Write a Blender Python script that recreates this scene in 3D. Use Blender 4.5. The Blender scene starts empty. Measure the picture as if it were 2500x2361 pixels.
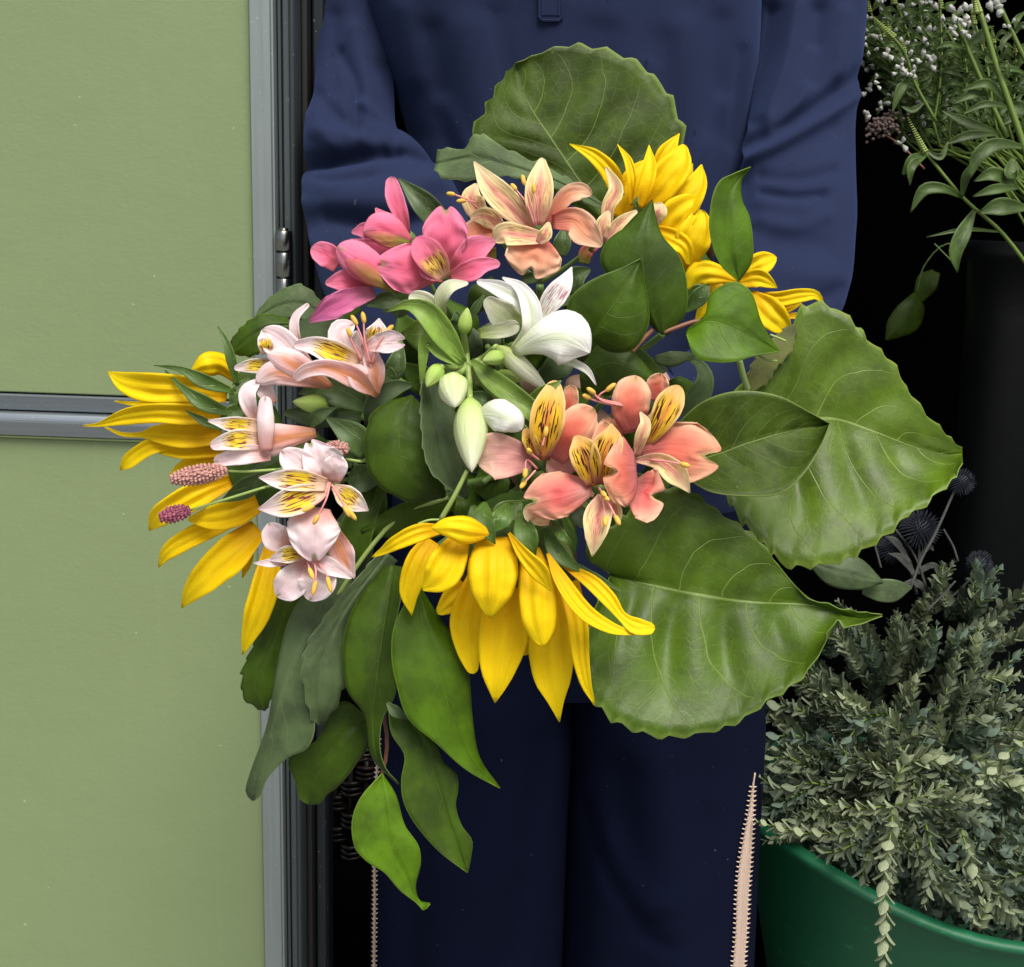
import bpy, bmesh, math, random
import numpy as np
from mathutils import Vector, Matrix, noise as mnoise
random.seed(7); np.random.seed(7)
S = bpy.context.scene
COL = S.collection

# ------------------------------------------------------------------ camera
PITCH, ROLL, CZ, LENS = math.radians(13.0), math.radians(2.0), 1.0, 40.0
F = 2500 * LENS / 36.0
CX, CY = 1250.0, 1180.5
r0 = np.array([1.0, 0, 0]); u0 = np.array([0, math.sin(PITCH), math.cos(PITCH)])
FW = np.array([0, math.cos(PITCH), -math.sin(PITCH)])
RT = math.cos(ROLL) * r0 + math.sin(ROLL) * u0
UP = -math.sin(ROLL) * r0 + math.cos(ROLL) * u0
C0 = np.array([0.0, 0.0, CZ])
cam_d = bpy.data.cameras.new('camera'); cam = bpy.data.objects.new('camera', cam_d); COL.objects.link(cam)
cam_d.lens = LENS; cam_d.sensor_width = 36; cam_d.clip_end = 500; cam_d.clip_start = 0.02
M = Matrix.Identity(4)
for i in range(3):
    M[i][0], M[i][1], M[i][2], M[i][3] = RT[i], UP[i], -FW[i], C0[i]
cam.matrix_world = M
S.camera = cam
# ------------------------------------------------------------------ light
SUN_EL, SUN_AZ = math.radians(60), math.radians(160)      # azimuth from +Y (north) clockwise: behind the viewer
w = bpy.data.worlds.new('World'); S.world = w; w.use_nodes = True
nt = w.node_tree; bg = nt.nodes['Background']
sky = nt.nodes.new('ShaderNodeTexSky'); sky.sky_type = 'NISHITA'; sky.sun_disc = False
sky.sun_elevation = SUN_EL; sky.sun_rotation = SUN_AZ
sky.air_density = 1.0; sky.dust_density = 4.0; sky.ozone_density = 0.6
cloud = nt.nodes.new('ShaderNodeHueSaturation'); cloud.inputs['Saturation'].default_value = .5      # a bright hazy sky
nt.links.new(sky.outputs[0], cloud.inputs['Color']); nt.links.new(cloud.outputs[0], bg.inputs[0]); bg.inputs[1].default_value = 0.09
sd = bpy.data.lights.new('sun', 'SUN'); sun = bpy.data.objects.new('sun', sd); COL.objects.link(sun)
sd.energy = 2.8; sd.angle = math.radians(34); sd.color = (1.0, 0.945, 0.85)
sv = Vector((math.sin(SUN_AZ) * math.cos(SUN_EL), math.cos(SUN_AZ) * math.cos(SUN_EL), math.sin(SUN_EL)))
sun.rotation_euler = sv.to_track_quat('Z', 'Y').to_euler()
S.view_settings.view_transform = 'Standard'; S.view_settings.look = 'None'
S.view_settings.exposure = 0.55; S.view_settings.gamma = 1.0; S.view_settings.use_curve_mapping = False
S.render.engine = 'CYCLES'

# ------------------------------------------------------------------ points
def P(x, y, d):
    """photo pixel + distance along the view axis -> world point"""
    return C0 + d * ((x - CX) / F * RT + (CY - y) / F * UP + FW)
def PY(x, y, Y):
    """photo pixel -> point on the vertical plane world-y = Y"""
    r = (x - CX) / F * RT + (CY - y) / F * UP + FW
    return C0 + r * (Y / r[1])
def pix(v):
    q = v - C0; d = q @ FW
    return CX + F * (q @ RT) / d, CY - F * (q @ UP) / d
FR = {'A': (200, 650, 2.345), 'B': (700, 350, 2.345), 'C': (1300, 250, 2.345), 'D': (1000, 850, 2.345),
      'E': (1400, 700, 1.705), 'F': (550, 1300, 1.876), 'G': (1750, 1200, 1.616), 'H': (1950, 0, 2.084),
      'T': (1700, 1750, 3.07), 'I': (0, 0, 0.7944), 'S': (0, 0, 1.0)}
def cv(fr, pts):
    ox, oy, s = FR[fr]
    return [(ox + p[0] / s, oy + p[1] / s) + tuple(p[2:]) for p in pts]

# ------------------------------------------------------------------ object helpers
def link(o, parent=None):
    COL.objects.link(o)
    if parent is not None: o.parent = parent
    return o
def tag(o, label=None, cat=None, group=None, kind=None):
    if label: o['label'] = label
    if cat: o['category'] = cat
    if group: o['group'] = group
    if kind: o['kind'] = kind
    return o
ORIG = {}
def thing(name, loc, label, cat, group=None):
    o = bpy.data.objects.new(name, None); link(o); o.location = [float(c) for c in loc]; o.empty_display_size = .02
    ORIG[o.name] = np.array(loc, float)
    return tag(o, label, cat, group)
def origin(parent):
    o = np.zeros(3)
    while parent is not None:
        if parent.name in ORIG: return ORIG[parent.name]
        parent = parent.parent
    return o
def mk(name, V, Fc, mat, parent=None, uv=None, smooth=True, solid=0, mats=None, mi=None):
    V = np.asarray(V, float) - origin(parent)
    me = bpy.data.meshes.new(name)
    me.from_pydata(V.tolist(), [], [tuple(int(i) for i in f) for f in Fc])
    if uv is not None:
        l = me.uv_layers.new(name='UVMap')
        idx = np.empty(len(me.loops), int); me.loops.foreach_get('vertex_index', idx)
        l.data.foreach_set('uv', np.asarray(uv, float)[idx].ravel())
    if smooth: me.polygons.foreach_set('use_smooth', [True] * len(me.polygons))
    for m_ in (mats or [mat]): me.materials.append(m_)
    if mi is not None: me.polygons.foreach_set('material_index', mi)
    me.update()
    o = bpy.data.objects.new(name, me); link(o, parent)
    if solid:
        so = o.modifiers.new('thickness', 'SOLIDIFY'); so.thickness = solid; so.offset = 0
    return o
def grid_faces(n, m, wrap=False):
    f = []
    for i in range(n - 1):
        for j in range(m if wrap else m - 1):
            k = (j + 1) % m
            f.append((i * m + j, i * m + k, (i + 1) * m + k, (i + 1) * m + j))
    return f
def catmull(A, n, uniform=False):
    A = np.asarray(A, float)
    if len(A) == 2: return A[0] + (A[1] - A[0]) * np.linspace(0, 1, n)[:, None]
    d = np.r_[0, np.cumsum(np.hypot(*(A[1:, :2] - A[:-1, :2]).T) + 1e-6)]
    d /= d[-1]
    T = np.zeros_like(A)
    T[1:-1] = (A[2:] - A[:-2]) / (d[2:] - d[:-2])[:, None]
    T[0] = (A[1] - A[0]) / (d[1] - d[0]); T[-1] = (A[-1] - A[-2]) / (d[-1] - d[-2])
    ts = np.linspace(0, 1, n); out = []
    for t in ts:
        i = min(max(np.searchsorted(d, t, 'right') - 1, 0), len(A) - 2)
        h = d[i + 1] - d[i]; s = (t - d[i]) / h
        out.append((2*s**3 - 3*s**2 + 1) * A[i] + (s**3 - 2*s**2 + s) * h * T[i] + (-2*s**3 + 3*s**2) * A[i+1] + (s**3 - s**2) * h * T[i+1])
    return np.array(out)
def nz(x, y, z=0): return mnoise.noise(Vector((x, y, z)))

def ribbon(name, fr, pts, wid, d, mat, parent, cup=0.0, tilt=0.0, notch=0.0, ruff=0.0, groove=0.0, arch=0.0, N=18, M_=9, solid=.00022, rt=None, point=False):
    """a petal or strap leaf: midline (photo pixels, third value = cm nearer), half widths, cupped in depth"""
    s0 = FR[fr][2]
    pts = cv(fr, pts)
    R = []; wid = list(wid)
    if name == 'sepal': wid[0] = min(wid[0], 12)
    for p, ww in zip(pts, wid):
        R.append((p[0], p[1], (p[2] if len(p) > 2 else 0.0), ww / s0))
    if notch:
        M_ = 23        # room for the lobes beyond the notch
        N = 24; e = [R[-1][k] + .38 * (R[-1][k] - R[-2][k]) for k in range(3)]; R[-1] = (e[0], e[1], e[2], R[-1][3] * 1.06)
    R = catmull(R, N)
    R[:, 3] = np.maximum(R[:, 3], .4)
    tg = np.gradient(R[:, :2], axis=0); tg /= np.linalg.norm(tg, axis=1)[:, None] + 1e-9
    L = np.sum(np.linalg.norm(np.diff(R[:, :2], axis=0), axis=1))
    wend = wid[-1] / s0
    if rt is None: rt = min(.45, 1.0 * wend / L) if wend > 3 else 0
    V = []; UV = []; sd_ = random.uniform(0, 99)
    tt = np.linspace(0, 1, N)
    if rt > 0: tt = 1 - (1 - tt) ** 1.5
    Rf = lambda t: np.array([np.interp(t, np.linspace(0, 1, N), R[:, k]) for k in range(4)])
    Tf = lambda t: np.array([np.interp(t, np.linspace(0, 1, N), tg[:, k]) for k in range(2)])
    for i, t in enumerate(tt):
        for j in range(M_):
            s = -1 + 2 * j / (M_ - 1)
            if notch: t2 = t * (1 - (notch * math.exp(-(s / .17) ** 2) + .62 * (1 - math.sqrt(max(0, 1 - abs(s) ** 2.0)))) * t)
            else: t2 = t
            r = Rf(t2); g = Tf(t2); n = np.array([-g[1], g[0]])
            wv = r[3]
            if rt > 0 and t > 1 - rt and not notch:
                q = (t - 1 + rt) / rt; wv *= math.sqrt(max(0.0, 1 - q * q)) * .97 + .03
            wm = wv * d / F; wm0 = r[3] * d / F
            e = 1 + ruff * .35 * nz(t * 5 + sd_, s * 1.3) + ruff * .16 * nz(t * 17 + sd_, (1 if s > 0 else 5))
            x = r[0] + n[0] * s * wv * e; y = r[1] + n[1] * s * wv * e
            z = r[2] * .01 + cup * s * s * wm + tilt * s * wm0 + arch * math.sin(t * math.pi) * L * d / F
            z += ruff * wm0 * .9 * abs(s) ** 1.5 * nz(t * 6 + sd_, s * 2 + 7) + (.07 + ruff * .3) * wm0 * nz(t * 4.5 + sd_, s * 2.6, 3) * min(1, 4 * t) + groove * wm0 * math.cos(s * math.pi * 2.5) * math.sin(math.pi * min(1, t * 1.05))
            V.append(P(x, y, d - z)); UV.append(((s + 1) / 2, t))
    return mk(name, V, grid_faces(N, M_), mat, parent, UV, solid=solid)

def leaf(name, fr, mid, left, right, d, mat, parent, zl=0.0, zr=0.0, teeth=0, tooth=6, quilt=0.0, nv=6, wav=.0, M_=15, N=None, solid=.0005):
    """a broad leaf lofted between its midrib and its two traced margins"""
    if N is None: N = max(36, teeth * 6 + 1)
    Z = [(p[2] if len(p) > 2 else 0.0) for p in mid]
    m = catmull([(a[0], a[1], z) for a, z in zip(cv(fr, mid), Z)], N)
    lf = catmull([a[:2] for a in cv(fr, left)], N); rg = catmull([a[:2] for a in cv(fr, right)], N)
    V = []; UV = []; sd_ = random.uniform(0, 99)
    for i in range(N):
        t = i / (N - 1)
        if teeth and .03 < t < .97:
            tq = t * teeth + .42 * nz(t * teeth * .7 + sd_, 9); ph = tq % 1.0
            a = 1.6 * tooth * ((ph / .82) ** 1.3 if ph < .82 else (1 - ph) / .18) * (1 + .9 * nz(math.floor(tq) * 1.7 + sd_, 3))
        else: a = 0
        for j in range(M_):
            s = -1 + 2 * j / (M_ - 1); e = lf[i] if s < 0 else rg[i]; q = abs(s)
            v = e - m[i, :2]; ln = np.linalg.norm(v) + 1e-6
            xy = m[i, :2] + v * q * (1 + (a / ln if q > .99 else (a * .35 / ln if q > .8 else 0)))
            z = m[i, 2] * .01 + .01 * (zl if s < 0 else zr) * q ** 1.4
            ph = t * nv - .55 * nv * q * .38 + (.5 if s > 0 else 0)
            wl = ln * d / F
            z += quilt * wl * (abs(math.sin(math.pi * ph)) - .6) * math.sin(math.pi * min(1, q * 1.15 + .05)) * min(1, 6 * t, 6 * (1 - t))
            z += wav * wl * q ** 2 * nz(t * 4.5 + sd_, (3 if s > 0 else 0) + s)
            z -= .0012 * math.exp(-(q / .09) ** 2) if quilt else 0
            V.append(P(xy[0], xy[1], d - z)); UV.append(((s + 1) / 2, t))
    return mk(name, V, grid_faces(N, M_), mat, parent, UV, solid=solid)

def frames(Pn):
    Pn = np.asarray(Pn, float)
    tg = np.gradient(Pn, axis=0); tg /= np.linalg.norm(tg, axis=1)[:, None] + 1e-12
    a = np.array([.3, .2, .9]); a = a if abs(a @ tg[0]) < .9 else np.array([1., 0, 0])
    n = np.cross(tg[0], a); n /= np.linalg.norm(n); Ns = []
    for t in tg:
        n = n - t * (n @ t); n /= np.linalg.norm(n); Ns.append(n.copy())
    Ns = np.array(Ns)
    return tg, Ns, np.cross(tg, Ns)
def tube_vf(Pn, rad, seg=8, n=None, cap=True, jit=0.0):
    Pn = np.asarray(Pn, float); rad = np.atleast_1d(np.asarray(rad, float))
    A = np.c_[Pn, np.interp(np.linspace(0, 1, len(Pn)), np.linspace(0, 1, len(rad)), rad)]
    if n: # resample smoothly
        d = np.r_[0, np.cumsum(np.linalg.norm(np.diff(Pn, axis=0), axis=1) + 1e-9)]; d /= d[-1]
        if len(Pn) > 2:
            T = np.zeros_like(A); T[1:-1] = (A[2:] - A[:-2]) / (d[2:] - d[:-2])[:, None]
            T[0] = (A[1] - A[0]) / d[1]; T[-1] = (A[-1] - A[-2]) / (1 - d[-2])
            o = []
            for t in np.linspace(0, 1, n):
                i = min(max(np.searchsorted(d, t, 'right') - 1, 0), len(A) - 2); h = d[i+1] - d[i]; s = (t - d[i]) / h
                o.append((2*s**3-3*s**2+1)*A[i] + (s**3-2*s**2+s)*h*T[i] + (-2*s**3+3*s**2)*A[i+1] + (s**3-s**2)*h*T[i+1])
            A = np.array(o)
        else: A = A[0] + (A[1] - A[0]) * np.linspace(0, 1, n)[:, None]
    tg, Ns, Bs = frames(A[:, :3]); V = []; UV = []
    k = len(A)
    for i in range(k):
        for j in range(seg):
            an = 2 * math.pi * j / seg
            rr = max(A[i, 3], 1e-5) * (1 + jit * nz(i * .7, j * 1.3, A[i, 0] * 50))
            V.append(A[i, :3] + rr * (math.cos(an) * Ns[i] + math.sin(an) * Bs[i])); UV.append((j / seg, i / (k - 1)))
    Fc = grid_faces(k, seg, True)
    if cap:
        Fc.append(tuple(range(seg))[::-1]); Fc.append(tuple(range((k - 1) * seg, k * seg)))
    return V, Fc, UV
def tube(name, Pn, rad, mat, parent, seg=8, n=None, jit=0.0):
    V, Fc, UV = tube_vf(Pn, rad, seg, n, True, jit)
    return mk(name, V, Fc, mat, parent, UV)
def ptube(name, fr, pts, d, rad_mm, mat, parent, seg=8, n=14):
    c = cv(fr, pts)
    return tube(name, [P(p[0], p[1], d - (p[2] * .01 if len(p) > 2 else 0)) for p in c], np.atleast_1d(rad_mm) * .001, mat, parent, seg, n)
class MB:
    """several shapes gathered into one mesh"""
    def __init__(s): s.V = []; s.F = []; s.UV = []; s.mi = []
    def add(s, V, Fc, UV=None, mi=0):
        b = len(s.V); s.V += [np.asarray(v, float) for v in V]; s.F += [tuple(i + b for i in f) for f in Fc]
        s.UV += list(UV) if UV is not None else [(0, 0)] * len(V); s.mi += [mi] * len(Fc); return s
    def box(s, x0, x1, y0, y1, z0, z1, mi=0):
        V = [(x, y, z) for x in (x0, x1) for y in (y0, y1) for z in (z0, z1)]
        return s.add(V, [(0,1,3,2),(4,6,7,5),(0,4,5,1),(2,3,7,6),(0,2,6,4),(1,5,7,3)], None, mi)
    def build(s, name, mat, parent=None, smooth=True, solid=0, mats=None, bevel=0):
        o = mk(name, s.V, s.F, mat, parent, s.UV, smooth, solid, mats, s.mi if mats else None)
        if bevel:
            b = o.modifiers.new('bevel', 'BEVEL'); b.width = bevel; b.segments = 2; b.limit_method = 'ANGLE'
            o.data.polygons.foreach_set('use_smooth', [False] * len(o.data.polygons))
        return o
def ellipsoid_vf(c, ax, r, ru=10, rv=8, prof=None):
    """body of revolution about ax (vector of full length), max radius r"""
    c = np.asarray(c, float); ax = np.asarray(ax, float)
    Pn = [c + ax * (t - .5) for t in np.linspace(0, 1, rv)]
    rad = [r * (prof(t) if prof else math.sqrt(max(1e-4, 1 - (2 * t - 1) ** 2))) for t in np.linspace(0, 1, rv)]
    return tube_vf(Pn, rad, ru)

# ------------------------------------------------------------------ materials
class NB:
    def __init__(s, name):
        s.m = bpy.data.materials.new(name); s.m.use_nodes = True; s.t = s.m.node_tree; s.n = s.t.nodes
        s.b = s.n['Principled BSDF']; s.out = s.n['Material Output']
    def sock(s, i, v):
        if v is None: return
        if isinstance(v, bpy.types.NodeSocket): s.t.links.new(v, i)
        else: i.default_value = v
    def node(s, ty, **k):
        n = s.n.new(ty)
        for a, b in k.items(): setattr(n, a, b)
        return n
    def m_(s, op, a, b=None, c=None, clamp=False):
        n = s.node('ShaderNodeMath', operation=op, use_clamp=clamp)
        s.sock(n.inputs[0], a); s.sock(n.inputs[1], b); s.sock(n.inputs[2], c); return n.outputs[0]
    def mix(s, f, a, b, bt='MIX'):
        n = s.node('ShaderNodeMix', data_type='RGBA', blend_type=bt)
        s.sock(n.inputs[0], f); s.sock(n.inputs[6], a); s.sock(n.inputs[7], b); return n.outputs[2]
    def ss(s, v, lo, hi):
        n = s.node('ShaderNodeMapRange', interpolation_type='SMOOTHSTEP')
        s.sock(n.inputs[0], v); n.inputs[1].default_value = lo; n.inputs[2].default_value = hi
        n.inputs[3].default_value = 0; n.inputs[4].default_value = 1; return n.outputs[0]
    def uv(s):
        n = s.node('ShaderNodeUVMap'); sp = s.node('ShaderNodeSeparateXYZ'); s.t.links.new(n.outputs[0], sp.inputs[0])
        return n.outputs[0], sp.outputs[0], sp.outputs[1]
    def pos(s): return s.node('ShaderNodeTexCoord').outputs['Object']
    def scale(s, v, sc):
        n = s.node('ShaderNodeMapping'); s.sock(n.inputs[0], v); n.inputs['Scale'].default_value = sc
        return n.outputs[0]
    def offs(s, v):
        """shift a texture coordinate by a per-object random amount"""
        oi = s.node('ShaderNodeObjectInfo'); n = s.node('ShaderNodeVectorMath', operation='ADD')
        k = s.m_('MULTIPLY', oi.outputs['Random'], 37.0); cb = s.node('ShaderNodeCombineXYZ')
        for i in range(3): s.t.links.new(k, cb.inputs[i])
        s.sock(n.inputs[0], v); s.t.links.new(cb.outputs[0], n.inputs[1]); return n.outputs[0]
    def rnd(s): return s.node('ShaderNodeObjectInfo').outputs['Random']
    def noise(s, v, sc, det=3, rough=.55):
        n = s.node('ShaderNodeTexNoise'); s.sock(n.inputs['Vector'], v); n.inputs['Scale'].default_value = sc
        n.inputs['Detail'].default_value = det; n.inputs['Roughness'].default_value = rough; return n.outputs[0]
    def bump(s, h, st=.3, dist=.001, nrm=None):
        n = s.node('ShaderNodeBump'); s.sock(n.inputs['Height'], h); n.inputs['Strength'].default_value = st
        n.inputs['Distance'].default_value = dist; s.sock(n.inputs['Normal'], nrm); return n.outputs[0]
    def set(s, **k):
        for a, v in k.items(): s.sock(s.b.inputs[a.replace('_', ' ')], v)
    def translucent(s, col, f, nrm=None):
        tr = s.node('ShaderNodeBsdfTranslucent'); s.sock(tr.inputs[0], col); s.sock(tr.inputs[1], nrm)
        mx = s.node('ShaderNodeMixShader'); s.sock(mx.inputs[0], f)
        s.t.links.new(s.b.outputs[0], mx.inputs[1]); s.t.links.new(tr.outputs[0], mx.inputs[2]); s.t.links.new(mx.outputs[0], s.out.inputs[0])
def c4(c): return (c[0], c[1], c[2], 1)
def hsv(b, c, amt):
    n = b.node('ShaderNodeHueSaturation'); b.sock(n.inputs['Color'], c)
    v = b.m_('MULTIPLY_ADD', b.rnd(), amt, 1 - amt / 2); b.sock(n.inputs['Value'], v); return n.outputs[0]

def m_plain(name, c, rough=.5, metal=0, noise=0.0, nsc=40, bump=0, bsc=200, spec=.5):
    b = NB(name); col = c4(c)
    if noise: col = b.mix(b.noise(b.pos(), nsc, 4), c4([x * (1 - noise) for x in c]), c4([min(1, x * (1 + noise)) for x in c]))
    b.set(Base_Color=col, Roughness=rough, Metallic=metal); b.b.inputs['Specular IOR Level'].default_value = spec
    if bump: b.set(Normal=b.bump(b.noise(b.pos(), bsc, 3), bump, .001))
    return b.m
def m_leaf(name, c, vein, n=6, rough=.42, trans=.25, tcol=None, vw=.06, k=.38, vamt=.6, net=.35, spec=.5, mott=.35):
    b = NB(name); uvv, u, v = b.uv()
    s = b.m_('MULTIPLY_ADD', u, 2.0, -1.0); a = b.m_('ABSOLUTE', s)
    side = b.m_('MULTIPLY', b.m_('GREATER_THAN', s, 0.0), .5)
    wob = b.m_('MULTIPLY', b.m_('SUBTRACT', b.noise(b.offs(uvv), 3.0, 2), .5), .5)
    q = b.m_('ADD', b.m_('ADD', b.m_('MULTIPLY', b.m_('SUBTRACT', v, b.m_('MULTIPLY', b.m_('POWER', a, 1.25), k * .9)), float(n)), side), wob)
    fr = b.m_('ABSOLUTE', b.m_('SUBTRACT', b.m_('FRACT', q), .5))
    wd = b.m_('MULTIPLY_ADD', a, -.6 * vw, vw)
    sec = b.m_('SUBTRACT', 1.0, b.m_('DIVIDE', fr, wd), clamp=True)
    sec = b.m_('MULTIPLY', sec, b.ss(a, 1.0, .75))
    mid = b.m_('SUBTRACT', 1.0, b.m_('DIVIDE', a, b.m_('MULTIPLY_ADD', v, -.018, .026)), clamp=True)
    vo = b.node('ShaderNodeTexVoronoi', feature='DISTANCE_TO_EDGE'); b.sock(vo.inputs['Vector'], b.scale(b.offs(uvv), (1.6, 2.2, 1))); vo.inputs['Scale'].default_value = 9
    ter = b.ss(vo.outputs[0], .05, .0)
    veins = b.m_('MAXIMUM', mid, b.m_('MAXIMUM', b.m_('MULTIPLY', sec, .8), b.m_('MULTIPLY', ter, net)))
    nn = b.noise(b.offs(b.pos()), 45, 4, .6)
    dark = [x * (1 - mott) for x in c]; lite = [min(1, x * (1 + mott)) for x in c]
    col = b.mix(b.ss(nn, .3, .7), c4(dark), c4(lite))
    col = hsv(b, col, .22)
    col = b.mix(b.m_('MULTIPLY', veins, vamt), col, c4(vein))
    edge = b.m_('MULTIPLY', b.ss(a, .955, 1.0), .5); col = b.mix(edge, col, c4(vein))
    sp = b.ss(b.noise(b.offs(b.pos()), 260, 2), .72, .78); col = b.mix(b.m_('MULTIPLY', sp, .3), col, c4(vein))
    br = b.ss(b.noise(b.offs(b.pos()), 95, 3, .6), .74, .77); col = b.mix(b.m_('MULTIPLY', br, .55), col, (.10, .065, .02, 1))
    h = b.m_('ADD', b.m_('MULTIPLY', veins, -.8), b.m_('MULTIPLY', b.noise(b.pos(), 420, 4), .55))
    nm = b.bump(h, .55, .0006)
    rg = b.m_('MULTIPLY_ADD', b.noise(b.pos(), 40, 4, .65), .34, rough - .14)
    b.set(Base_Color=col, Roughness=rg, Normal=nm); b.b.inputs['Specular IOR Level'].default_value = spec
    tcl = b.mix(.6, col, c4(tcol or [c[0] * 2.4, c[1] * 2.2, c[2] * .6])); b.translucent(tcl, trans, nm)
    return b.m
def m_petal(name, base, mid, tip, edge=None, streak=0.0, streak_c=(.12, .02, .02), yellow=None, ylo=.1, yhi=.62, green=0.0, center=None, trans=.36, rough=.6, vein=.25, lines=14, edge_p=2.0, smask=.75):
    b = NB(name); uvv, u, v = b.uv()
    a = b.m_('ABSOLUTE', b.m_('MULTIPLY_ADD', u, 2.0, -1.0))
    vv = b.m_('ADD', v, b.m_('MULTIPLY', b.m_('SUBTRACT', b.noise(b.offs(uvv), 4, 2), .5), .22))
    col = b.mix(b.ss(vv, .0, .5), c4(base), c4(mid)); col = b.mix(b.ss(vv, .5, 1.0), col, c4(tip))
    if edge: col = b.mix(b.m_('MULTIPLY', b.m_('POWER', a, edge_p), b.ss(vv, .15, .6)), col, c4(edge))
    if yellow: col = b.mix(b.m_('MULTIPLY', b.m_('MULTIPLY', b.ss(vv, ylo - .1, ylo + .1), b.ss(vv, yhi + .18, yhi - .08)), b.ss(a, 1.0, .55)), col, c4(yellow))
    if center: col = b.mix(b.m_('MULTIPLY', b.ss(a, .45, .0), b.ss(vv, 1.0, .55)), col, c4(center))
    ln = b.noise(b.offs(b.scale(uvv, (lines, .9, 1))), 1.0, 3, .6)
    col = b.mix(b.m_('MULTIPLY', b.ss(ln, .5, .72), vein), col, b.mix(.5, col, c4(base)))
    if streak:
        st = b.noise(b.offs(b.scale(uvv, (22, 4.6, 1))), 1.0, 1, .4)
        mk_ = b.m_('MULTIPLY', b.m_('MULTIPLY', b.ss(v, .12, .2), b.ss(v, smask, smask - .15)), b.ss(a, .92, .7))
        col = b.mix(b.m_('MULTIPLY', b.m_('MULTIPLY', b.ss(st, .545, .585), mk_), streak), col, c4(streak_c))
    if green:
        g = b.m_('MULTIPLY', b.m_('MULTIPLY', b.ss(v, .86, .96), b.ss(a, .28, .08)), green); col = b.mix(g, col, (.25, .32, .08, 1))
    fine = b.noise(b.pos(), 260, 4, .65); col = b.mix(b.m_('MULTIPLY', b.ss(fine, .42, .72), .22), col, b.mix(.35, col, c4(base)))
    ln2 = b.noise(b.offs(b.scale(uvv, (lines * 3.2, 1.4, 1))), 1.0, 2, .5); col = b.mix(b.m_('MULTIPLY', b.ss(ln2, .55, .7), vein * .6), col, b.mix(.45, col, c4(base)))
    col = hsv(b, col, .14)
    h = b.m_('ADD', ln, b.m_('MULTIPLY', b.noise(b.pos(), 700, 2), .25)); nm = b.bump(h, .7, .0007)
    b.set(Base_Color=col, Roughness=rough, Normal=nm); b.b.inputs['Specular IOR Level'].default_value = .2
    b.translucent(col, trans, nm); return b.m
def m_fabric(name, c, sheen=.25, mott=.2, wv=1700, rough=.9):
    b = NB(name); p = b.pos()
    n1 = b.noise(p, 9, 5, .6); n2 = b.noise(b.scale(p, (1, 1, 2.6)), 900, 2)
    col = b.mix(n1, c4([x * (1 - mott) for x in c]), c4([x * (1 + mott) for x in c]))
    col = b.mix(b.m_('MULTIPLY', b.ss(n2, .45, .75), .35), col, c4([x * 1.7 + .004 for x in c]))
    lint = b.ss(b.noise(p, 210, 1, .3), .80, .81); col = b.mix(b.m_('MULTIPLY', lint, .12), col, (.35, .38, .45, 1))
    wet = b.ss(b.noise(b.scale(p, (1, 1, .7)), 120, 2, .4), .74, .76); col = b.mix(b.m_('MULTIPLY', wet, .45), col, c4([x * .3 for x in c]))
    h = b.m_('ADD', b.m_('MULTIPLY', n2, .5), b.noise(p, wv, 2)); h2 = b.noise(p, 22, 4)
    nm = b.bump(h2, .10, .005); nm = b.bump(h, .3, .0006, nm)
    b.set(Base_Color=col, Roughness=rough, Normal=nm, Sheen_Weight=sheen, Sheen_Roughness=.5); b.b.inputs['Sheen Tint'].default_value = (.25, .4, 1, 1)
    b.b.inputs['Specular IOR Level'].default_value = .08
    return b.m
def m_metal(name, c, rough=.42, axis=2, metal=.75):
    b = NB(name); p = b.pos(); sc = [60, 60, 60]; sc[axis] = 1.2
    st = b.noise(b.scale(p, sc), 4, 4, .6); bl = b.noise(p, 14, 4, .65); sp = b.ss(b.noise(p, 300, 2), .68, .74)
    col = b.mix(st, c4([x * .72 for x in c]), c4([min(1, x * 1.2) for x in c])); col = b.mix(b.m_('MULTIPLY', bl, .4), col, c4([x * .6 for x in c]))
    col = b.mix(b.m_('MULTIPLY', sp, .25), col, (.6, .62, .62, 1))
    b.set(Base_Color=col, Roughness=b.m_('MULTIPLY_ADD', st, .2, rough - .1), Metallic=metal, Normal=b.bump(st, .15, .0008))
    return b.m

MT = {}
MT['sun'] = m_petal('sunflower_petal', (.84, .50, .003), (.93, .70, .004), (.95, .76, .006), trans=.38, vein=.55, lines=11, rough=.55)
MT['sun_sepal'] = m_leaf('sunflower_sepal', (.055, .115, .014), (.30, .38, .08), n=2, trans=.2, net=.1)
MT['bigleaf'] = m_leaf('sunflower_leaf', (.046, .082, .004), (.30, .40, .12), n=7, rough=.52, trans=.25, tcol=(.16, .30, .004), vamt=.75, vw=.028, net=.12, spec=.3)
MT['bigleaf_lit'] = m_leaf('sunflower_leaf_lit', (.070, .134, .004), (.30, .42, .10), n=6, rough=.44, trans=.34, tcol=(.26, .46, .002), vamt=.7, vw=.028, net=.12, spec=.45, mott=.3)  # lit copy of the sunflower leaf, daylight put into a brighter base
MT['bigleaf_far_lit'] = m_leaf('sunflower_leaf_far_lit', (.100, .180, .004), (.36, .48, .10), n=6, rough=.44, trans=.36, tcol=(.30, .50, .002), vamt=.7, vw=.028, net=.12, spec=.5, mott=.3)  # brightest copy, the light on the far right leaf is in its colour
MT['bigleaf_under'] = m_leaf('sunflower_leaf_underside', (.085, .14, .045), (.28, .36, .15), n=6, rough=.6, trans=.2)
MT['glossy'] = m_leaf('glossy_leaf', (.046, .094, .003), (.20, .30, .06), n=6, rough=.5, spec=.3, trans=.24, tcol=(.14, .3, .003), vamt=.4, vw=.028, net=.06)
MT['glossy_lit'] = m_leaf('glossy_leaf_lit', (.080, .168, .003), (.26, .38, .06), n=6, rough=.48, spec=.3, trans=.32, tcol=(.24, .44, .003), vamt=.35, vw=.028, net=.06)  # same glossy leaf with the light on it painted into the green
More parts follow.
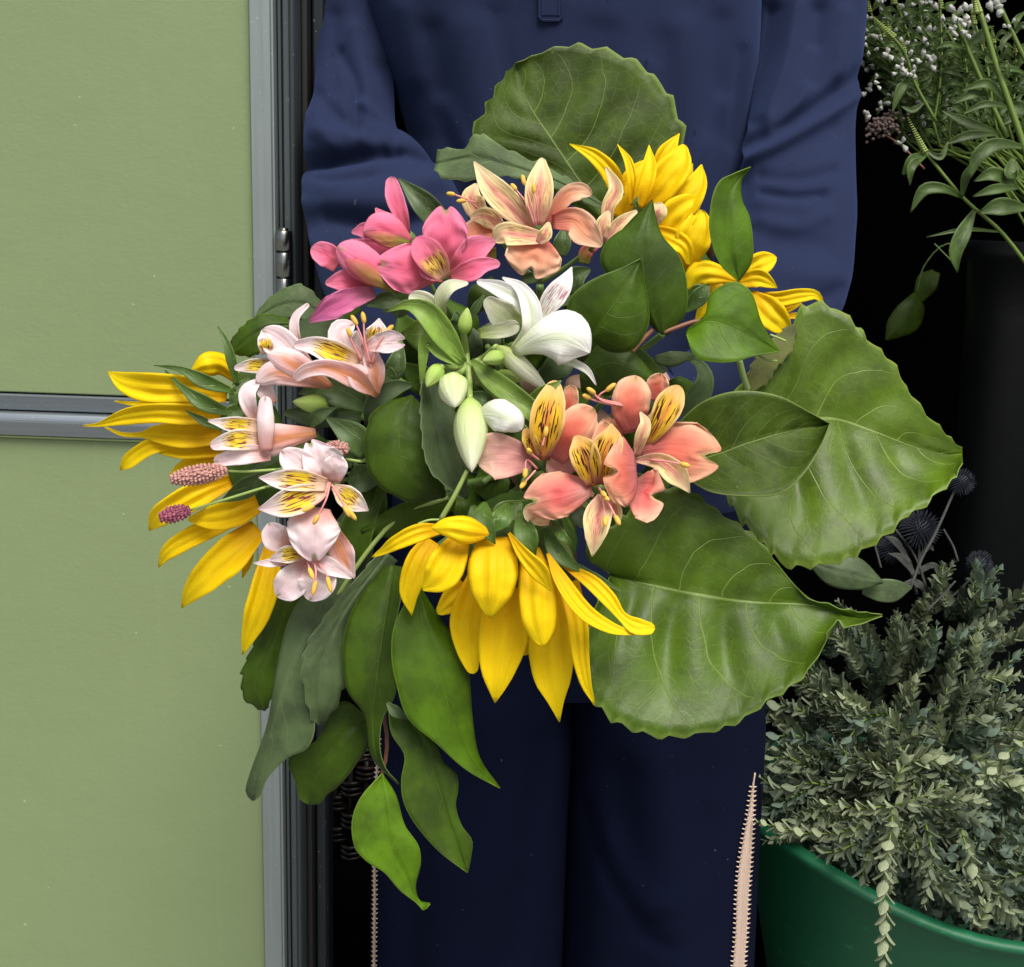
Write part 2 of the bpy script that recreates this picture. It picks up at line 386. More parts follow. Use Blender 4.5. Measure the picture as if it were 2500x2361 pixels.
MT['dull'] = m_leaf('dull_leaf', (.062, .10, .036), (.24, .32, .14), n=7, rough=.55, trans=.22, vamt=.6, vw=.03, net=.08)
MT['olive'] = m_leaf('old_olive_leaf', (.13, .15, .035), (.33, .34, .12), n=6, rough=.6, trans=.4)
MT['astleaf'] = m_leaf('alstroemeria_leaf', (.07, .125, .035), (.19, .27, .10), n=0, rough=.45, trans=.22, net=.05, vamt=.35)
MT['limeleaf'] = m_leaf('lime_leaf', (.20, .32, .05), (.36, .46, .15), n=0, rough=.45, trans=.3, net=.05, vamt=.3)
MT['stem'] = m_plain('green_stem', (.11, .19, .045), .5, noise=.3, bump=.2)
MT['limestem'] = m_plain('lime_stem', (.27, .38, .10), .45, noise=.25)
MT['redstem'] = m_plain('red_stem', (.22, .09, .05), .5, noise=.25)
MT['disc'] = m_plain('sunflower_disc', (.05, .022, .008), .9, noise=.6, nsc=500, bump=.8, bsc=900)
MT['pink'] = m_petal('pink_petal', (.66, .18, .22), (.84, .16, .29), (.86, .25, .42), edge=(.88, .31, .48), green=.6, vein=.3)
MT['pink_in'] = m_petal('pink_inner_petal', (.74, .45, .30), (.72, .16, .26), (.74, .19, .34), streak=.9, streak_c=(.25, .02, .03), yellow=(.80, .58, .12), ylo=.2, yhi=.45, vein=.3, smask=.6)
MT['pink_keel'] = m_petal('pink_green_keel', (.24, .26, .05), (.46, .22, .08), (.55, .14, .16), edge=(.72, .15, .22), vein=.4)
MT['mauve'] = m_petal('mauve_pink_petal', (.66, .22, .34), (.64, .14, .34), (.62, .16, .38), edge=(.72, .24, .44), vein=.35)
MT['coral'] = m_petal('coral_petal', (.66, .22, .22), (.86, .21, .14), (.90, .46, .28), edge=(.94, .68, .46), green=.7, vein=.35, edge_p=1.9)
MT['coral_red'] = m_petal('red_coral_petal', (.78, .42, .38), (.82, .14, .14), (.90, .48, .34), edge=(.92, .56, .38), green=.9, vein=.35, edge_p=1.8)
MT['coral_pale'] = m_petal('pale_coral_petal', (.60, .26, .26), (.84, .44, .40), (.88, .66, .50), edge=(.88, .58, .46), vein=.4)
MT['coral_in'] = m_petal('coral_inner_petal', (.40, .13, .12), (.88, .58, .08), (.92, .56, .22), edge=(.92, .66, .28), streak=1.0, streak_c=(.09, .015, .015), smask=.82, yellow=(.86, .58, .03), yhi=.7, ylo=.15, center=(.78, .34, .07), vein=.2)
MT['peach'] = m_petal('peach_petal', (.76, .24, .20), (.88, .38, .22), (.92, .62, .42), edge=(.93, .70, .50), green=.4, vein=.35)
MT['peach_in'] = m_petal('peach_inner_petal', (.86, .58, .44), (.90, .70, .34), (.92, .76, .50), edge=(.93, .83, .48), streak=.55, streak_c=(.48, .10, .08), center=(.82, .36, .30), vein=.3)
MT['orange'] = m_petal('orange_petal', (.62, .30, .08), (.82, .40, .12), (.84, .32, .14), edge=(.86, .46, .20), streak=.5, streak_c=(.40, .10, .04), vein=.3)
MT['blush'] = m_petal('blush_petal', (.84, .48, .44), (.93, .78, .80), (.93, .72, .79), edge=(.96, .91, .93), green=.8, vein=.35)
MT['blush_in'] = m_petal('blush_inner_petal', (.82, .58, .42), (.93, .86, .80), (.90, .70, .74), edge=(.95, .90, .90), streak=1.0, streak_c=(.26, .04, .06), yellow=(.88, .68, .03), yhi=.6, smask=.8, ylo=.2, vein=.2)
MT['salmon'] = m_petal('salmon_petal_back', (.56, .28, .18), (.84, .42, .36), (.94, .76, .77), edge=(.95, .80, .83), center=(.74, .32, .14), vein=.55, lines=10)
MT['white'] = m_petal('white_petal', (.70, .76, .46), (.93, .94, .91), (.95, .95, .95), center=(.74, .80, .62), vein=.2)
MT['white_st'] = m_petal('white_streaked_petal', (.78, .80, .68), (.88, .87, .86), (.90, .89, .90), streak=.8, streak_c=(.45, .12, .18), vein=.2)
MT['cream'] = m_petal('cream_petal', (.42, .52, .16), (.70, .74, .48), (.82, .82, .66), edge=(.84, .84, .72), vein=.5)
MT['bud'] = m_petal('bud_skin', (.40, .54, .13), (.66, .74, .42), (.80, .82, .66), vein=.9, lines=12, trans=.15)
MT['gbud'] = m_petal('green_bud_skin', (.28, .42, .07), (.36, .52, .12), (.40, .50, .16), vein=.6, lines=8, trans=.12)
MT['anther'] = m_plain('anther', (.68, .42, .07), .8, noise=.2, nsc=300)
MT['fil_pink'] = m_plain('pink_filament', (.72, .28, .26), .5)
MT['fil_white'] = m_plain('white_filament', (.8, .72, .6), .5)
MT['burnet'] = m_plain('burnet_floret', (.48, .25, .22), .8, noise=.75, nsc=700, bump=.4, bsc=900)
MT['burnet2'] = m_plain('burnet_floret_dark', (.30, .08, .13), .8, noise=.5, nsc=420, bump=.4, bsc=900)
MT['navy'] = m_fabric('navy_jersey', (.0138, .0196, .050), sheen=.12, mott=.14)
MT['rib'] = m_fabric('navy_rib', (.016, .024, .085), sheen=.2)
MT['trous'] = m_fabric('dark_navy_twill', (.0024, .0044, .0175), sheen=.0, mott=.2, rough=.85)
MT['lace'] = m_plain('cream_lace', (.58, .44, .36), .9, noise=.22, nsc=700, bump=.6, bsc=1500)
MT['skin'] = m_plain('skin', (.50, .30, .22), .5, noise=.08)
MT['hair'] = m_plain('brown_hair', (.05, .028, .016), .5, noise=.4, nsc=80)
MT['shoe'] = m_plain('white_shoe', (.7, .7, .68), .5)
MT['alu'] = m_metal('brushed_aluminium', (.27, .315, .32), .5, 2, .4)
MT['alu_h'] = m_metal('brushed_aluminium_rail', (.20, .235, .26), .40, 0, .45)
MT['alu_dark'] = m_metal('shaded_aluminium', (.085, .105, .112), .42, 2, .45)  # darker copy of the aluminium; the jamb's shadow is put into its colour
MT['anthracite'] = m_metal('anthracite_profile', (.018, .024, .03), .45, 2, .4)
MT['chrome'] = m_metal('polished_steel', (.26, .27, .26), .25, 2, 1.0)
MT['black'] = m_plain('interior_shade', (.0012, .0012, .0014), .95, noise=.4, nsc=4, spec=.05)  # near-black base puts the unlit interior's shade into the colour
MT['rubber'] = m_plain('black_rubber', (.006, .006, .007), .6)
MT['wicker'] = m_plain('dark_wicker', (.016, .011, .008), .38, noise=.5, nsc=60, spec=.5)
def m_panel():
    b = NB('green_painted_panel'); p = b.pos()
    n = b.noise(p, 5, 4, .6); col = b.mix(n, (.196, .258, .124, 1), (.218, .284, .142, 1))
    sp = b.ss(b.noise(p, 130, 1, .3), .825, .84); col = b.mix(b.m_('MULTIPLY', sp, .6), col, (.42, .48, .30, 1))
    sc = b.ss(b.noise(b.scale(p, (3, 1, 40)), 9, 2, .4), .78, .82); col = b.mix(b.m_('MULTIPLY', sc, .12), col, (.12, .2, .07, 1))
    dr = b.ss(b.noise(b.scale(p, (26, 1, 1.1)), 2.2, 4, .6), .55, .8); col = b.mix(b.m_('MULTIPLY', dr, .08), col, (.30, .36, .20, 1))
    h = b.noise(b.scale(p, (1, 1, 1.6)), 190, 5, .62); h2 = b.noise(p, 22, 3)
    nm = b.bump(h2, .12, .006); nm = b.bump(h, .16, .0014, nm)
    b.set(Base_Color=col, Roughness=.5, Normal=nm); b.b.inputs['Specular IOR Level'].default_value = .35
    return b.m
MT['panel'] = m_panel()
MT['panel_edge'] = m_plain('pale_panel_edge', (.36, .46, .20), .6)
def m_ground():
    b = NB('pavement'); p = b.pos(); n = b.noise(p, 3, 6, .65); f = b.noise(p, 160, 3)
    col = b.mix(n, (.16, .155, .145, 1), (.27, .26, .245, 1)); col = b.mix(b.m_('MULTIPLY', f, .4), col, (.12, .12, .115, 1))
    b.set(Base_Color=col, Roughness=.85, Normal=b.bump(f, .4, .004)); return b.m
MT['ground'] = m_ground()
MT['spriglf'] = m_leaf('grey_green_sprig_leaf', (.165, .200, .130), (.30, .35, .24), n=0, rough=.6, trans=.2, tcol=(.2, .25, .1), net=.1, vamt=.4, spec=.25)
MT['sprigpale'] = m_leaf('pale_sprig_leaf', (.33, .385, .24), (.48, .52, .36), n=0, rough=.6, trans=.25, tcol=(.3, .34, .16), net=.1, vamt=.4, spec=.25)
MT['sprigteal'] = m_leaf('bluish_sprig_leaf', (.115, .165, .128), (.25, .31, .23), n=0, rough=.6, trans=.2, net=.1, vamt=.4, spec=.25)
MT['obleaf'] = m_leaf('lance_leaf', (.050, .098, .014), (.20, .30, .06), n=5, rough=.45, trans=.25, vamt=.4, net=.1)
MT['obstem'] = m_plain('bright_stem', (.105, .175, .022), .5, noise=.25)
MT['floret'] = m_petal('white_floret', (.34, .42, .20), (.58, .60, .56), (.68, .68, .68), trans=.25, vein=.2)
MT['pod'] = m_plain('lime_bud', (.26, .34, .09), .55, noise=.3, nsc=200)
MT['dried'] = m_plain('dusky_pink_cluster', (.11, .075, .068), .9, noise=.5, nsc=400)
MT['thistle'] = m_plain('thistle_spike', (.014, .018, .032), .7, noise=.5, nsc=300)
MT['thleaf'] = m_leaf('thistle_leaf', (.055, .062, .055), (.12, .12, .11), n=4, rough=.7, trans=.15)
def m_tub(name, c, rough, streak):
    b = NB(name); p = b.pos(); n = b.noise(p, 6, 3); uvv, u, v = b.uv()
    s = b.ss(b.noise(b.scale(b.pos(), (14, 14, 60)), 3, 3, .6), .62, .72)
    col = b.mix(n, c4([x * .8 for x in c]), c4([x * 1.15 for x in c])); col = b.mix(b.m_('MULTIPLY', s, streak), col, c4([x * 2.2 + .01 for x in c]))
    b.set(Base_Color=col, Roughness=b.m_('MULTIPLY_ADD', n, .2, rough), Normal=b.bump(b.noise(p, 60, 3), .12, .002)); return b.m
MT['tub'] = m_tub('green_rubber_tub', (.004, .108, .045), .45, .5)
MT['bucket'] = m_tub('black_bucket', (.005, .0065, .008), .34, .6)

# ------------------------------------------------------------------ setting
def structure(o): o['kind'] = 'structure'; return o
def flat(name, x0, x1, y0, y1, z, mat, n=2):
    xs = np.linspace(x0, x1, n); ys = np.linspace(y0, y1, n)
    return structure(mk(name, [(x, y, z) for x in xs for y in ys], grid_faces(n, n), mat))
flat('pavement', -150, 150, -150, 150, 0, MT['ground'])
flat('floor_shade', -1.9, 2.3, 1.24, 2.7, .004, MT['black'])  # near-black sheet over the paving, painted shade for the gaps beside the legs
structure(MB().box(-1.9, 2.3, 2.7, 2.8, .004, 2.018).build('back_wall', MT['black'], smooth=False))
structure(MB().box(2.3, 2.4, 1.22, 2.8, .004, 2.018).build('side_wall', MT['black'], smooth=False))
structure(MB().box(-1.9, 2.4, 1.16, 2.8, 2.02, 2.12).build('shade_ceiling', MT['black'], smooth=False))  # unseen low slab, added to keep sky light off the interior

# ------------------------------------------------------------------ the door on the left
YD = 1.02
def wx(px, py=1180, Y=None): return PY(px, py, Y or YD)[0]
def wz(px, py, Y=None): return PY(px, py, Y or YD)[2]
dx = lambda x_disp, Y=None: wx(x_disp / .7944, 1180, Y)
XS0 = dx(500); XS1 = dx(541)                                  # aluminium stile
ZR = [wz(100, y / .7944) for y in (767, 800, 845)]            # rail heights
door = thing('door', (XS0, YD, 0.05), 'green panelled door in an aluminium frame, standing open at the left', 'door')
XL = -1.15; ZT, ZB = 1.98, .06
MB().box(XL + .05, XS0 - .0015, YD + .004, YD + .03, ZR[0] + .0015, ZT - .05).build('panel', MT['panel'], door, False, bevel=.0012)
MB().box(XL + .05, XS0 - .0015, YD + .004, YD + .03, ZB + .05, ZR[2] - .0035).build('panel', MT['panel'], door, False, bevel=.0012)
MB().box(XL + .05, XS0 - .0015, YD + .001, YD + .0035, ZR[2] - .003, ZR[2] - .0012).build('panel_edge', MT['panel_edge'], door, False)
def prof_v(name, x0, x1, y0, z0, z1, mat, parent, pr, n=2):
    """upright profile: pr = list of (fraction across, depth towards the viewer)"""
    V = []; k = len(pr)
    for z in (z0, z1):
        for f_, dep in pr: V.append((x0 + (x1 - x0) * f_, y0 - dep, z))
        V += [(x1, y0 + .03, z), (x0, y0 + .03, z)]
    kk = k + 2; Fc = [(j, (j + 1) % kk, kk + (j + 1) % kk, kk + j) for j in range(kk)] + [tuple(range(kk))[::-1], tuple(range(kk, 2 * kk))]
    o = mk(name, V, Fc, mat, parent, smooth=False); b = o.modifiers.new('bevel', 'BEVEL'); b.width = .0016; b.segments = 3; b.limit_method = 'ANGLE'; return o
prof_v('stile', XS0, XS1, YD, ZB, ZT, MT['alu'], door, [(0, .004), (.88, .004), (.92, .001), (1, .001)])
prof_v('stile', XL, XL + .048, YD, ZB, ZT, MT['alu'], door, [(0, .004), (1, .004)])
def prof_h(name, x0, x1, z0, z1, mat, pr):
    V = []; k = len(pr)
    for x in (x0, x1):
        for f_, dep in pr: V.append((x, YD - dep, z0 + (z1 - z0) * f_))
        V += [(x, YD + .03, z1), (x, YD + .03, z0)]
    kk = k + 2; Fc = [(j, (j + 1) % kk, kk + (j + 1) % kk, kk + j) for j in range(kk)] + [tuple(range(kk))[::-1], tuple(range(kk, 2 * kk))]
    o = mk(name, V, Fc, mat, door, smooth=False); b = o.modifiers.new('bevel', 'BEVEL'); b.width = .001; b.segments = 2; b.limit_method = 'ANGLE'; return o
prof_h('rail', XL + .05, XS0 - .002, ZR[1] + .0012, ZR[0], MT['alu_h'], [(0, -.002), (1, .001)])
MT['alu_rail'] = m_metal('rounded_aluminium_rail', (.34, .39, .43), .3, 0, .8)
rnd_ = [(0, .003)] + [(.62 + .38 * math.sin(a), .003 + .006 * (1 - math.cos(math.pi/2 - a)) * 0 + .005 * math.cos(a)) for a in np.linspace(0, math.pi / 2, 7)]
prof_h('rail', XL + .05, XS0 - .002, ZR[2], ZR[1], MT['alu_rail'], rnd_)
prof_h('rail', XL + .05, XS0 - .002, ZT - .045, ZT, MT['alu_h'], [(0, .003), (1, .003)])
prof_h('rail', XL + .05, XS0 - .002, ZB, ZB + .045, MT['alu_h'], [(0, .003), (1, .003)])
# hinge
hx = dx(559, YD + .004); hz0, hz1 = wz(700, 446 / .7944), wz(700, 620 / .7944)
hg = MB()
hg.box(XS1 + .001, hx - .008, YD - .002, YD + .004, hz1, hz0 - .004)
hinge = hg.build('hinge', MT['chrome'], door, False, bevel=.0008)
zc = [hz0, wz(700, 488 / .7944), wz(700, 538 / .7944), hz1]
for a_, b_ in zip(zc[:-1], zc[1:]):
    tube('knuckle', [(hx, YD - .004, b_ + .0006), (hx, YD - .004, b_ + .0014), (hx, YD - .004, a_ - .0014), (hx, YD - .004, a_ - .0006)], [.0066, .0075, .0075, .0066], MT['chrome'], hinge, 20)
tube('pin', [(hx, YD - .004, hz1 - .004), (hx, YD - .004, hz0 + .0016)], [.0042, .0042], MT['chrome'], hinge, 16)
# frame the door hangs on
fr_ = thing('door_frame', (XS1, YD, 0), 'dark grey metal door frame between the green door and the navy sleeve', 'door frame')
XF0, XF1 = XS1 + .0015, dx(577)
prof_v('jamb', XF0, XF1, YD + .012, .004, 2.0, MT['alu_dark'], fr_, [(0, .002), (.16, .002), (.2, -.003), (.24, -.003), (.3, .003), (.6, .003), (.74, .0062), (.84, .0072), (.93, .0055), (1, .000)])
prof_v('seal', XF1 + .0004, XF1 + .006, YD + .03, .004, 2.0, MT['rubber'], fr_, [(0, 0), (1, 0)])
XB1 = dx(618)
prof_v('post', XF1 + .0065, XB1, YD + .05, .004, 2.0, MT['anthracite'], fr_, [(0, .0), (.12, .006), (.8, .006), (1, .0)])

# dark basket weave in the gap beside the trousers
yb = 1.62
bk = thing('wicker_basket', PY(860, 2300, yb), 'dark woven wicker hamper in the black gap between door frame and trousers', 'basket')
x0, x1 = PY(740, 2000, yb)[0], PY(1010, 2000, yb)[0]
zt_, zb_ = PY(800, 1850, yb)[2], .004
cxb, rb = (x0 + x1) / 2, (x1 - x0) / 2
nst = 22
for k in range(nst):
    a = 2 * math.pi * k / nst
    px_, py_ = cxb + rb * math.cos(a), yb + rb + rb * math.sin(a)
    tube('stake', [(px_, py_, zb_), (px_, py_, zt_ - .004)], [.0045], MT['wicker'], bk, 6)
row = 0; z = zb_ + .006
while z < zt_:
    pts = []
    for k in range(nst * 4 + 1):
        a = 2 * math.pi * k / (nst * 4)
        o_ = .0075 * math.cos(math.pi * k / 4 * 1.0 + math.pi * (row // 3 % 2))
        pts.append((cxb + (rb + o_) * math.cos(a), yb + rb + (rb + o_) * math.sin(a), z + .002 * nz(k * .3, row)))
    tube('strand', pts, [.0044], MT['wicker'], bk, 6); row += 1; z += .0092

# ------------------------------------------------------------------ the person
def zz(py, Y): return PY(1250, py, Y)[2]
YT = 1.10                                                       # torso centre plane
def loft_rows(rows, th, NR=120, NC=96, ex=2.3):
    """rows: (py, xl, xr, Y, half thickness)"""
    A = np.array(rows, float); yy = np.linspace(A[0, 0], A[-1, 0], NR); V = []; UV = []
    for i, py in enumerate(yy):
        xl, xr, Y, t = [np.interp(py, A[:, 0], A[:, k]) for k in (1, 2, 3, 4)]
        l, r = PY(xl, py, Y), PY(xr, py, Y); c = (l + r) / 2; h = (r - l) / 2
        for j in range(NC):
            a = 2 * math.pi * j / NC; ca, sa = math.cos(a), math.sin(a)
            x = math.copysign(abs(ca) ** (2 / ex), ca); y = math.copysign(abs(sa) ** (2 / ex), sa)
            V.append(c + h * x + np.array([0, t * y, 0])); UV.append((j / NC, i / NR))
    Fc = grid_faces(NR, NC, True)
    return V, Fc, UV
def fold(V, folds, dirv=(0, -1, 0), noise_amp=.002, nsc=9):
    """push the cloth in and out along drawn fold lines (line, width, mm)"""
    V = np.array(V, float); dirv = np.array(dirv, float)
    q = V - C0; d = q @ FW; p = np.c_[CX + F * (q @ RT) / d, CY - F * (q @ UP) / d] * .7944; dz = np.zeros(len(V))
    for line, wd, amp in folds:
        best = np.full(len(V), 1e9); L = catmull(line, 24) if len(line) > 2 else np.array(line, float)
        for a, b in zip(L[:-1], L[1:]):
            t = np.clip((p - a) @ (b - a) / ((b - a) @ (b - a)), 0, 1); best = np.minimum(best, np.linalg.norm(p - a - t[:, None] * (b - a), axis=1))
        dz += amp * .001 * np.exp(-(best / wd) ** 2)
    dz += np.array([noise_amp * nz(v[0] * nsc, v[1] * nsc, v[2] * nsc * .7) + noise_amp * .35 * nz(v[0] * nsc * 3, v[1] * nsc * 3, v[2] * nsc * 2) for v in V])
    return V + dirv * dz[:, None]
person = thing('person', (PY(1340, 2361, YT)[0], YT, 0.0), 'person in a navy half-zip sweatshirt and dark navy trousers holding out a bouquet', 'person')
i_ = 1 / .7944
tor = [(-620, 1210, 1400, YT + .02, .06), (-560, 1120, 1500, YT + .02, .085), (-480, 900, 1760, YT + .01, .10), (-300, 870, 1880, YT, .115), (0, 890, 1852, YT, .122), (160, 942, 1846, YT, .124), (241, 972, 1834, YT, .125), (350, 1004, 1822, YT, .126),
       (500, 1015, 1810, YT, .128), (700, 1005, 1800, YT, .13), (1100, 960, 1810, YT, .132), (1380, 925, 1840, YT, .128), (1420, 930, 1835, YT, .115)]
V, Fc, UV = loft_rows(tor, 0, 170, 140)
tf = [([(905, 60), (930, 200), (975, 420)], 40, 5), ([(1000, 40), (1010, 220)], 55, -3), ([(840, 60), (870, 250), (930, 500)], 22, -6), ([(1325, 60), (1340, 250), (1370, 430)], 34, 5), ([(1285, 80), (1300, 300)], 30, -4),
      ([(1240, 0), (1225, 110)], 40, 4), ([(1400, 40), (1385, 250)], 22, -5), ([(780, 20), (800, 150)], 26, 6), ([(1150, 60), (1140, 120)], 30, -3)]
tf += [([(960, 20), (985, 140), (1000, 330)], 12, -3), ([(860, 200), (930, 330), (1000, 420)], 16, 5), ([(1400, 200), (1350, 330), (1320, 420)], 18, 5), ([(1440, 100), (1420, 280)], 14, -5), ([(1180, 60), (1150, 220)], 18, -3), ([(1260, 130), (1290, 330)], 16, 3)]
V = fold(V, tf, noise_amp=.002)
mb = MB(); mb.add(V, Fc, UV)
def sleeve(pts, folds, NR=230, NC=120, na=.002):
    """pts: (x, y disp px, depth, half width disp px, thickness ratio)"""
    A = np.array(pts, float); A2 = catmull(A, NR); V = []; UV = []
    tg = np.gradient(A2[:, :2], axis=0); tg /= np.linalg.norm(tg, axis=1)[:, None]
    for i in range(NR):
        x, y, d, hw, tr = A2[i]; n = np.array([-tg[i, 1], tg[i, 0]])
        if n[0] < 0: n = -n
        l = PY((x - n[0] * hw) * i_, (y - n[1] * hw) * i_, d); r = PY((x + n[0] * hw) * i_, (y + n[1] * hw) * i_, d)
        c = (l + r) / 2; h = (r - l) / 2; tv = np.array([0, np.linalg.norm(h) * tr, 0])
        for j in range(NC):
            a = 2 * math.pi * j / NC; V.append(c + h * math.cos(a) + tv * math.sin(a)); UV.append((j / NC, i / NR))
    Fc = grid_faces(NR, NC, True); Fc.append(tuple(range(NC))[::-1]); Fc.append(tuple(range((NR - 1) * NC, NR * NC)))
    return fold(V, folds, FW * -1, na, 14), Fc, UV
sl = [(740, -400, 1.12, 60, .9), (715, -300, 1.12, 100, .85), (712, -150, 1.11, 102, .85), (705, 0, 1.10, 94, .9), (690, 100, 1.075, 78, .9), (686, 180, 1.045, 77, .9), (682, 260, 1.015, 93, .85), (712, 345, .98, 132, .75), (748, 430, .945, 152, .7), (790, 560, .90, 150, .65), (850, 680, .86, 110, .7), (880, 730, .845, 72, .8), (915, 772, .835, 58, .85)]
lf_ = [([(640, 500), (760, 530), (860, 500)], 12, -6), ([(700, 200), (745, 240), (752, 280)], 10, 6), ([(600, 340), (640, 352), (720, 340)], 10, -5), ([(660, 100), (690, 170), (690, 250)], 12, -6), ([(570, 318), (660, 306), (760, 292), (880, 300)], 15, -20), ([(575, 400), (680, 398), (800, 392)], 22, 9), ([(600, 225), (640, 280)], 16, 6), ([(590, 360), (700, 372), (850, 350)], 22, 9), ([(640, 420), (740, 438), (860, 420)], 18, -9), ([(600, 470), (720, 500), (840, 480)], 26, 6), ([(740, 130), (765, 220), (758, 282)], 18, -8),
       ([(690, 60), (720, 180), (715, 260)], 20, 6), ([(650, 30), (645, 170)], 18, -5), ([(620, 185), (660, 230), (720, 260)], 14, -6), ([(610, 260), (700, 262)], 18, 6), ([(800, 220), (820, 300)], 22, -10)]
V, Fc, UV = sleeve(sl, lf_); mb.add(V, Fc, UV)
sr = [(1480, -400, 1.12, 60, .9), (1545, -300, 1.12, 105, .85), (1572, -150, 1.11, 104, .85), (1576, 0, 1.09, 103, .85), (1570, 110, 1.065, 101, .85), (1558, 220, 1.03, 100, .85), (1548, 330, .985, 110, .85), (1545, 430, .945, 114, .8), (1520, 550, .90, 122, .75), (1460, 660, .86, 105, .7), (1400, 720, .845, 76, .8), (1320, 762, .83, 58, .85)]
rf_ = [([(1580, 100), (1560, 180), (1500, 250)], 14, 6), ([(1620, 330), (1560, 345), (1480, 340)], 12, -5), ([(1600, 420), (1540, 440), (1470, 430)], 16, 5), ([(1630, 560), (1560, 600)], 16, -5), ([(1730, 145), (1640, 205), (1590, 235), (1500, 285), (1430, 318)], 10, 10), ([(1730, 95), (1640, 160), (1570, 212), (1490, 260), (1425, 286)], 14, -12), ([(1620, 250), (1540, 300), (1450, 350)], 20, -5), ([(1500, 20), (1480, 140), (1460, 230)], 16, -9), ([(1540, 10), (1520, 120), (1480, 220)], 16, 8), ([(1590, 20), (1575, 150)], 20, -8), ([(1640, 30), (1630, 140)], 16, 4),
       ([(1480, 372), (1540, 382), (1600, 376)], 10, -7), ([(1470, 395), (1560, 405)], 14, 4), ([(1500, 470), (1600, 480)], 24, -5), ([(1480, 520), (1620, 540)], 22, 4), ([(1440, 330), (1460, 440)], 16, -6)]
V, Fc, UV = sleeve(sr, rf_); mb.add(V, Fc, UV)
sweat = mb.build('sweatshirt', MT['navy'], person)
def cuff(x0, y0, d0, x1, y1, d1, hw0, hw1):
    NR, NC = 10, 96; V = []
    for i in range(NR):
        t = i / (NR - 1); x, y, d = x0 + (x1 - x0) * t, y0 + (y1 - y0) * t, d0 + (d1 - d0) * t; hw = hw0 + (hw1 - hw0) * t
        g = np.array([x1 - x0, y1 - y0]); g = g / np.linalg.norm(g); n = np.array([-g[1], g[0]])
        c = P(x * i_, y * i_, d); h = P((x + n[0] * hw) * i_, (y + n[1] * hw) * i_, d) - c; tv = FW * np.linalg.norm(h) * .8
        for j in range(NC):
            a = 2 * math.pi * j / NC; k = 1 + .03 * math.cos(a * 32); V.append(c + (h * math.cos(a) + tv * math.sin(a)) * k)
    return mk('cuff', V, grid_faces(NR, NC, True), MT['rib'], sweat, solid=.002)
cuff(900, 760, .842, 965, 822, .822, 55, 50); cuff(1350, 748, .838, 1275, 800, .820, 56, 52)
# half-zip placket: a stitched welt with its own raised frame
def on_torso(xd, yd, off=.0):
    y = YT - .1225; p = PY(xd * i_, yd * i_, y - off); return p
pk = MB()
for pts in ([(1046, -200), (1046, 34), (1052, 40), (1084, 40), (1090, 34), (1090, -200)], [(1052, -200), (1052, 30), (1084, 30), (1084, -200)]):
    V, Fc, UV = tube_vf([on_torso(x, y, .003) for x, y in pts], [.0011], 6); pk.add(V, Fc, UV)
V = [on_torso(x, y, .0032) for x, y in ((1047, -200), (1047, 37), (1089, 37), (1089, -200))]; pk.add(V, [(0, 1, 2, 3)])
pk.build('placket', MT['navy'], sweat, smooth=False)
# trousers
YL = 1.12
tb = MB()
legL = [(1180, 905, 1400, YL, .13), (1400, 905, 1400, YL, .135), (1760, 918, 1402, YL, .125), (1980, 912, 1386, YL - .012, .118), (2361, 906, 1372, YL - .01, .112), (2700, 905, 1335, YL, .105), (3050, 915, 1325, YL, .10)]
legR = [(1180, 1380, 1850, YL, .13), (1400, 1372, 1856, YL, .135), (1760, 1388, 1862, YL + .004, .12), (1980, 1380, 1850, YL, .115), (2361, 1362, 1832, YL, .112), (2700, 1350, 1800, YL, .105), (3050, 1355, 1775, YL, .10)]
V, Fc, UV = loft_rows(legL, 0, 90, 64, 2.2)
V = fold(V, [([(1060, 1440), (1030, 1650), (985, 1876)], 30, -11), ([(930, 1400), (915, 1650), (900, 1876)], 60, 9), ([(800, 1500), (790, 1876)], 36, -8), ([(860, 1500), (850, 1876)], 26, 4)], noise_amp=.004, nsc=6); tb.add(V, Fc, UV)
V, Fc, UV = loft_rows(legR, 0, 90, 64, 2.2)
V = fold(V, [([(1130, 1550), (1180, 1700), (1240, 1780), (1270, 1820)], 12, -6), ([(1180, 1620), (1250, 1740)], 26, 5), ([(1230, 1760), (1300, 1740)], 12, 5), ([(1270, 1480), (1310, 1876)], 45, 9), ([(1200, 1500), (1215, 1660)], 30, -6), ([(1130, 1600), (1110, 1876)], 24, -7), ([(1380, 1600), (1360, 1876)], 30, -4), ([(1230, 1810), (1310, 1830)], 9, -5)], noise_amp=.004, nsc=6); tb.add(V, Fc, UV)
hip = [(1120, 930, 1830, YL, .12), (1300, 910, 1850, YL, .132), (1500, 915, 1855, YL, .118), (1620, 940, 1830, YL, .10)]
V, Fc, UV = loft_rows(hip, 0, 40, 64, 2.4); tb.add(V, Fc, UV)
trs = tb.build('trousers', MT['trous'], person)
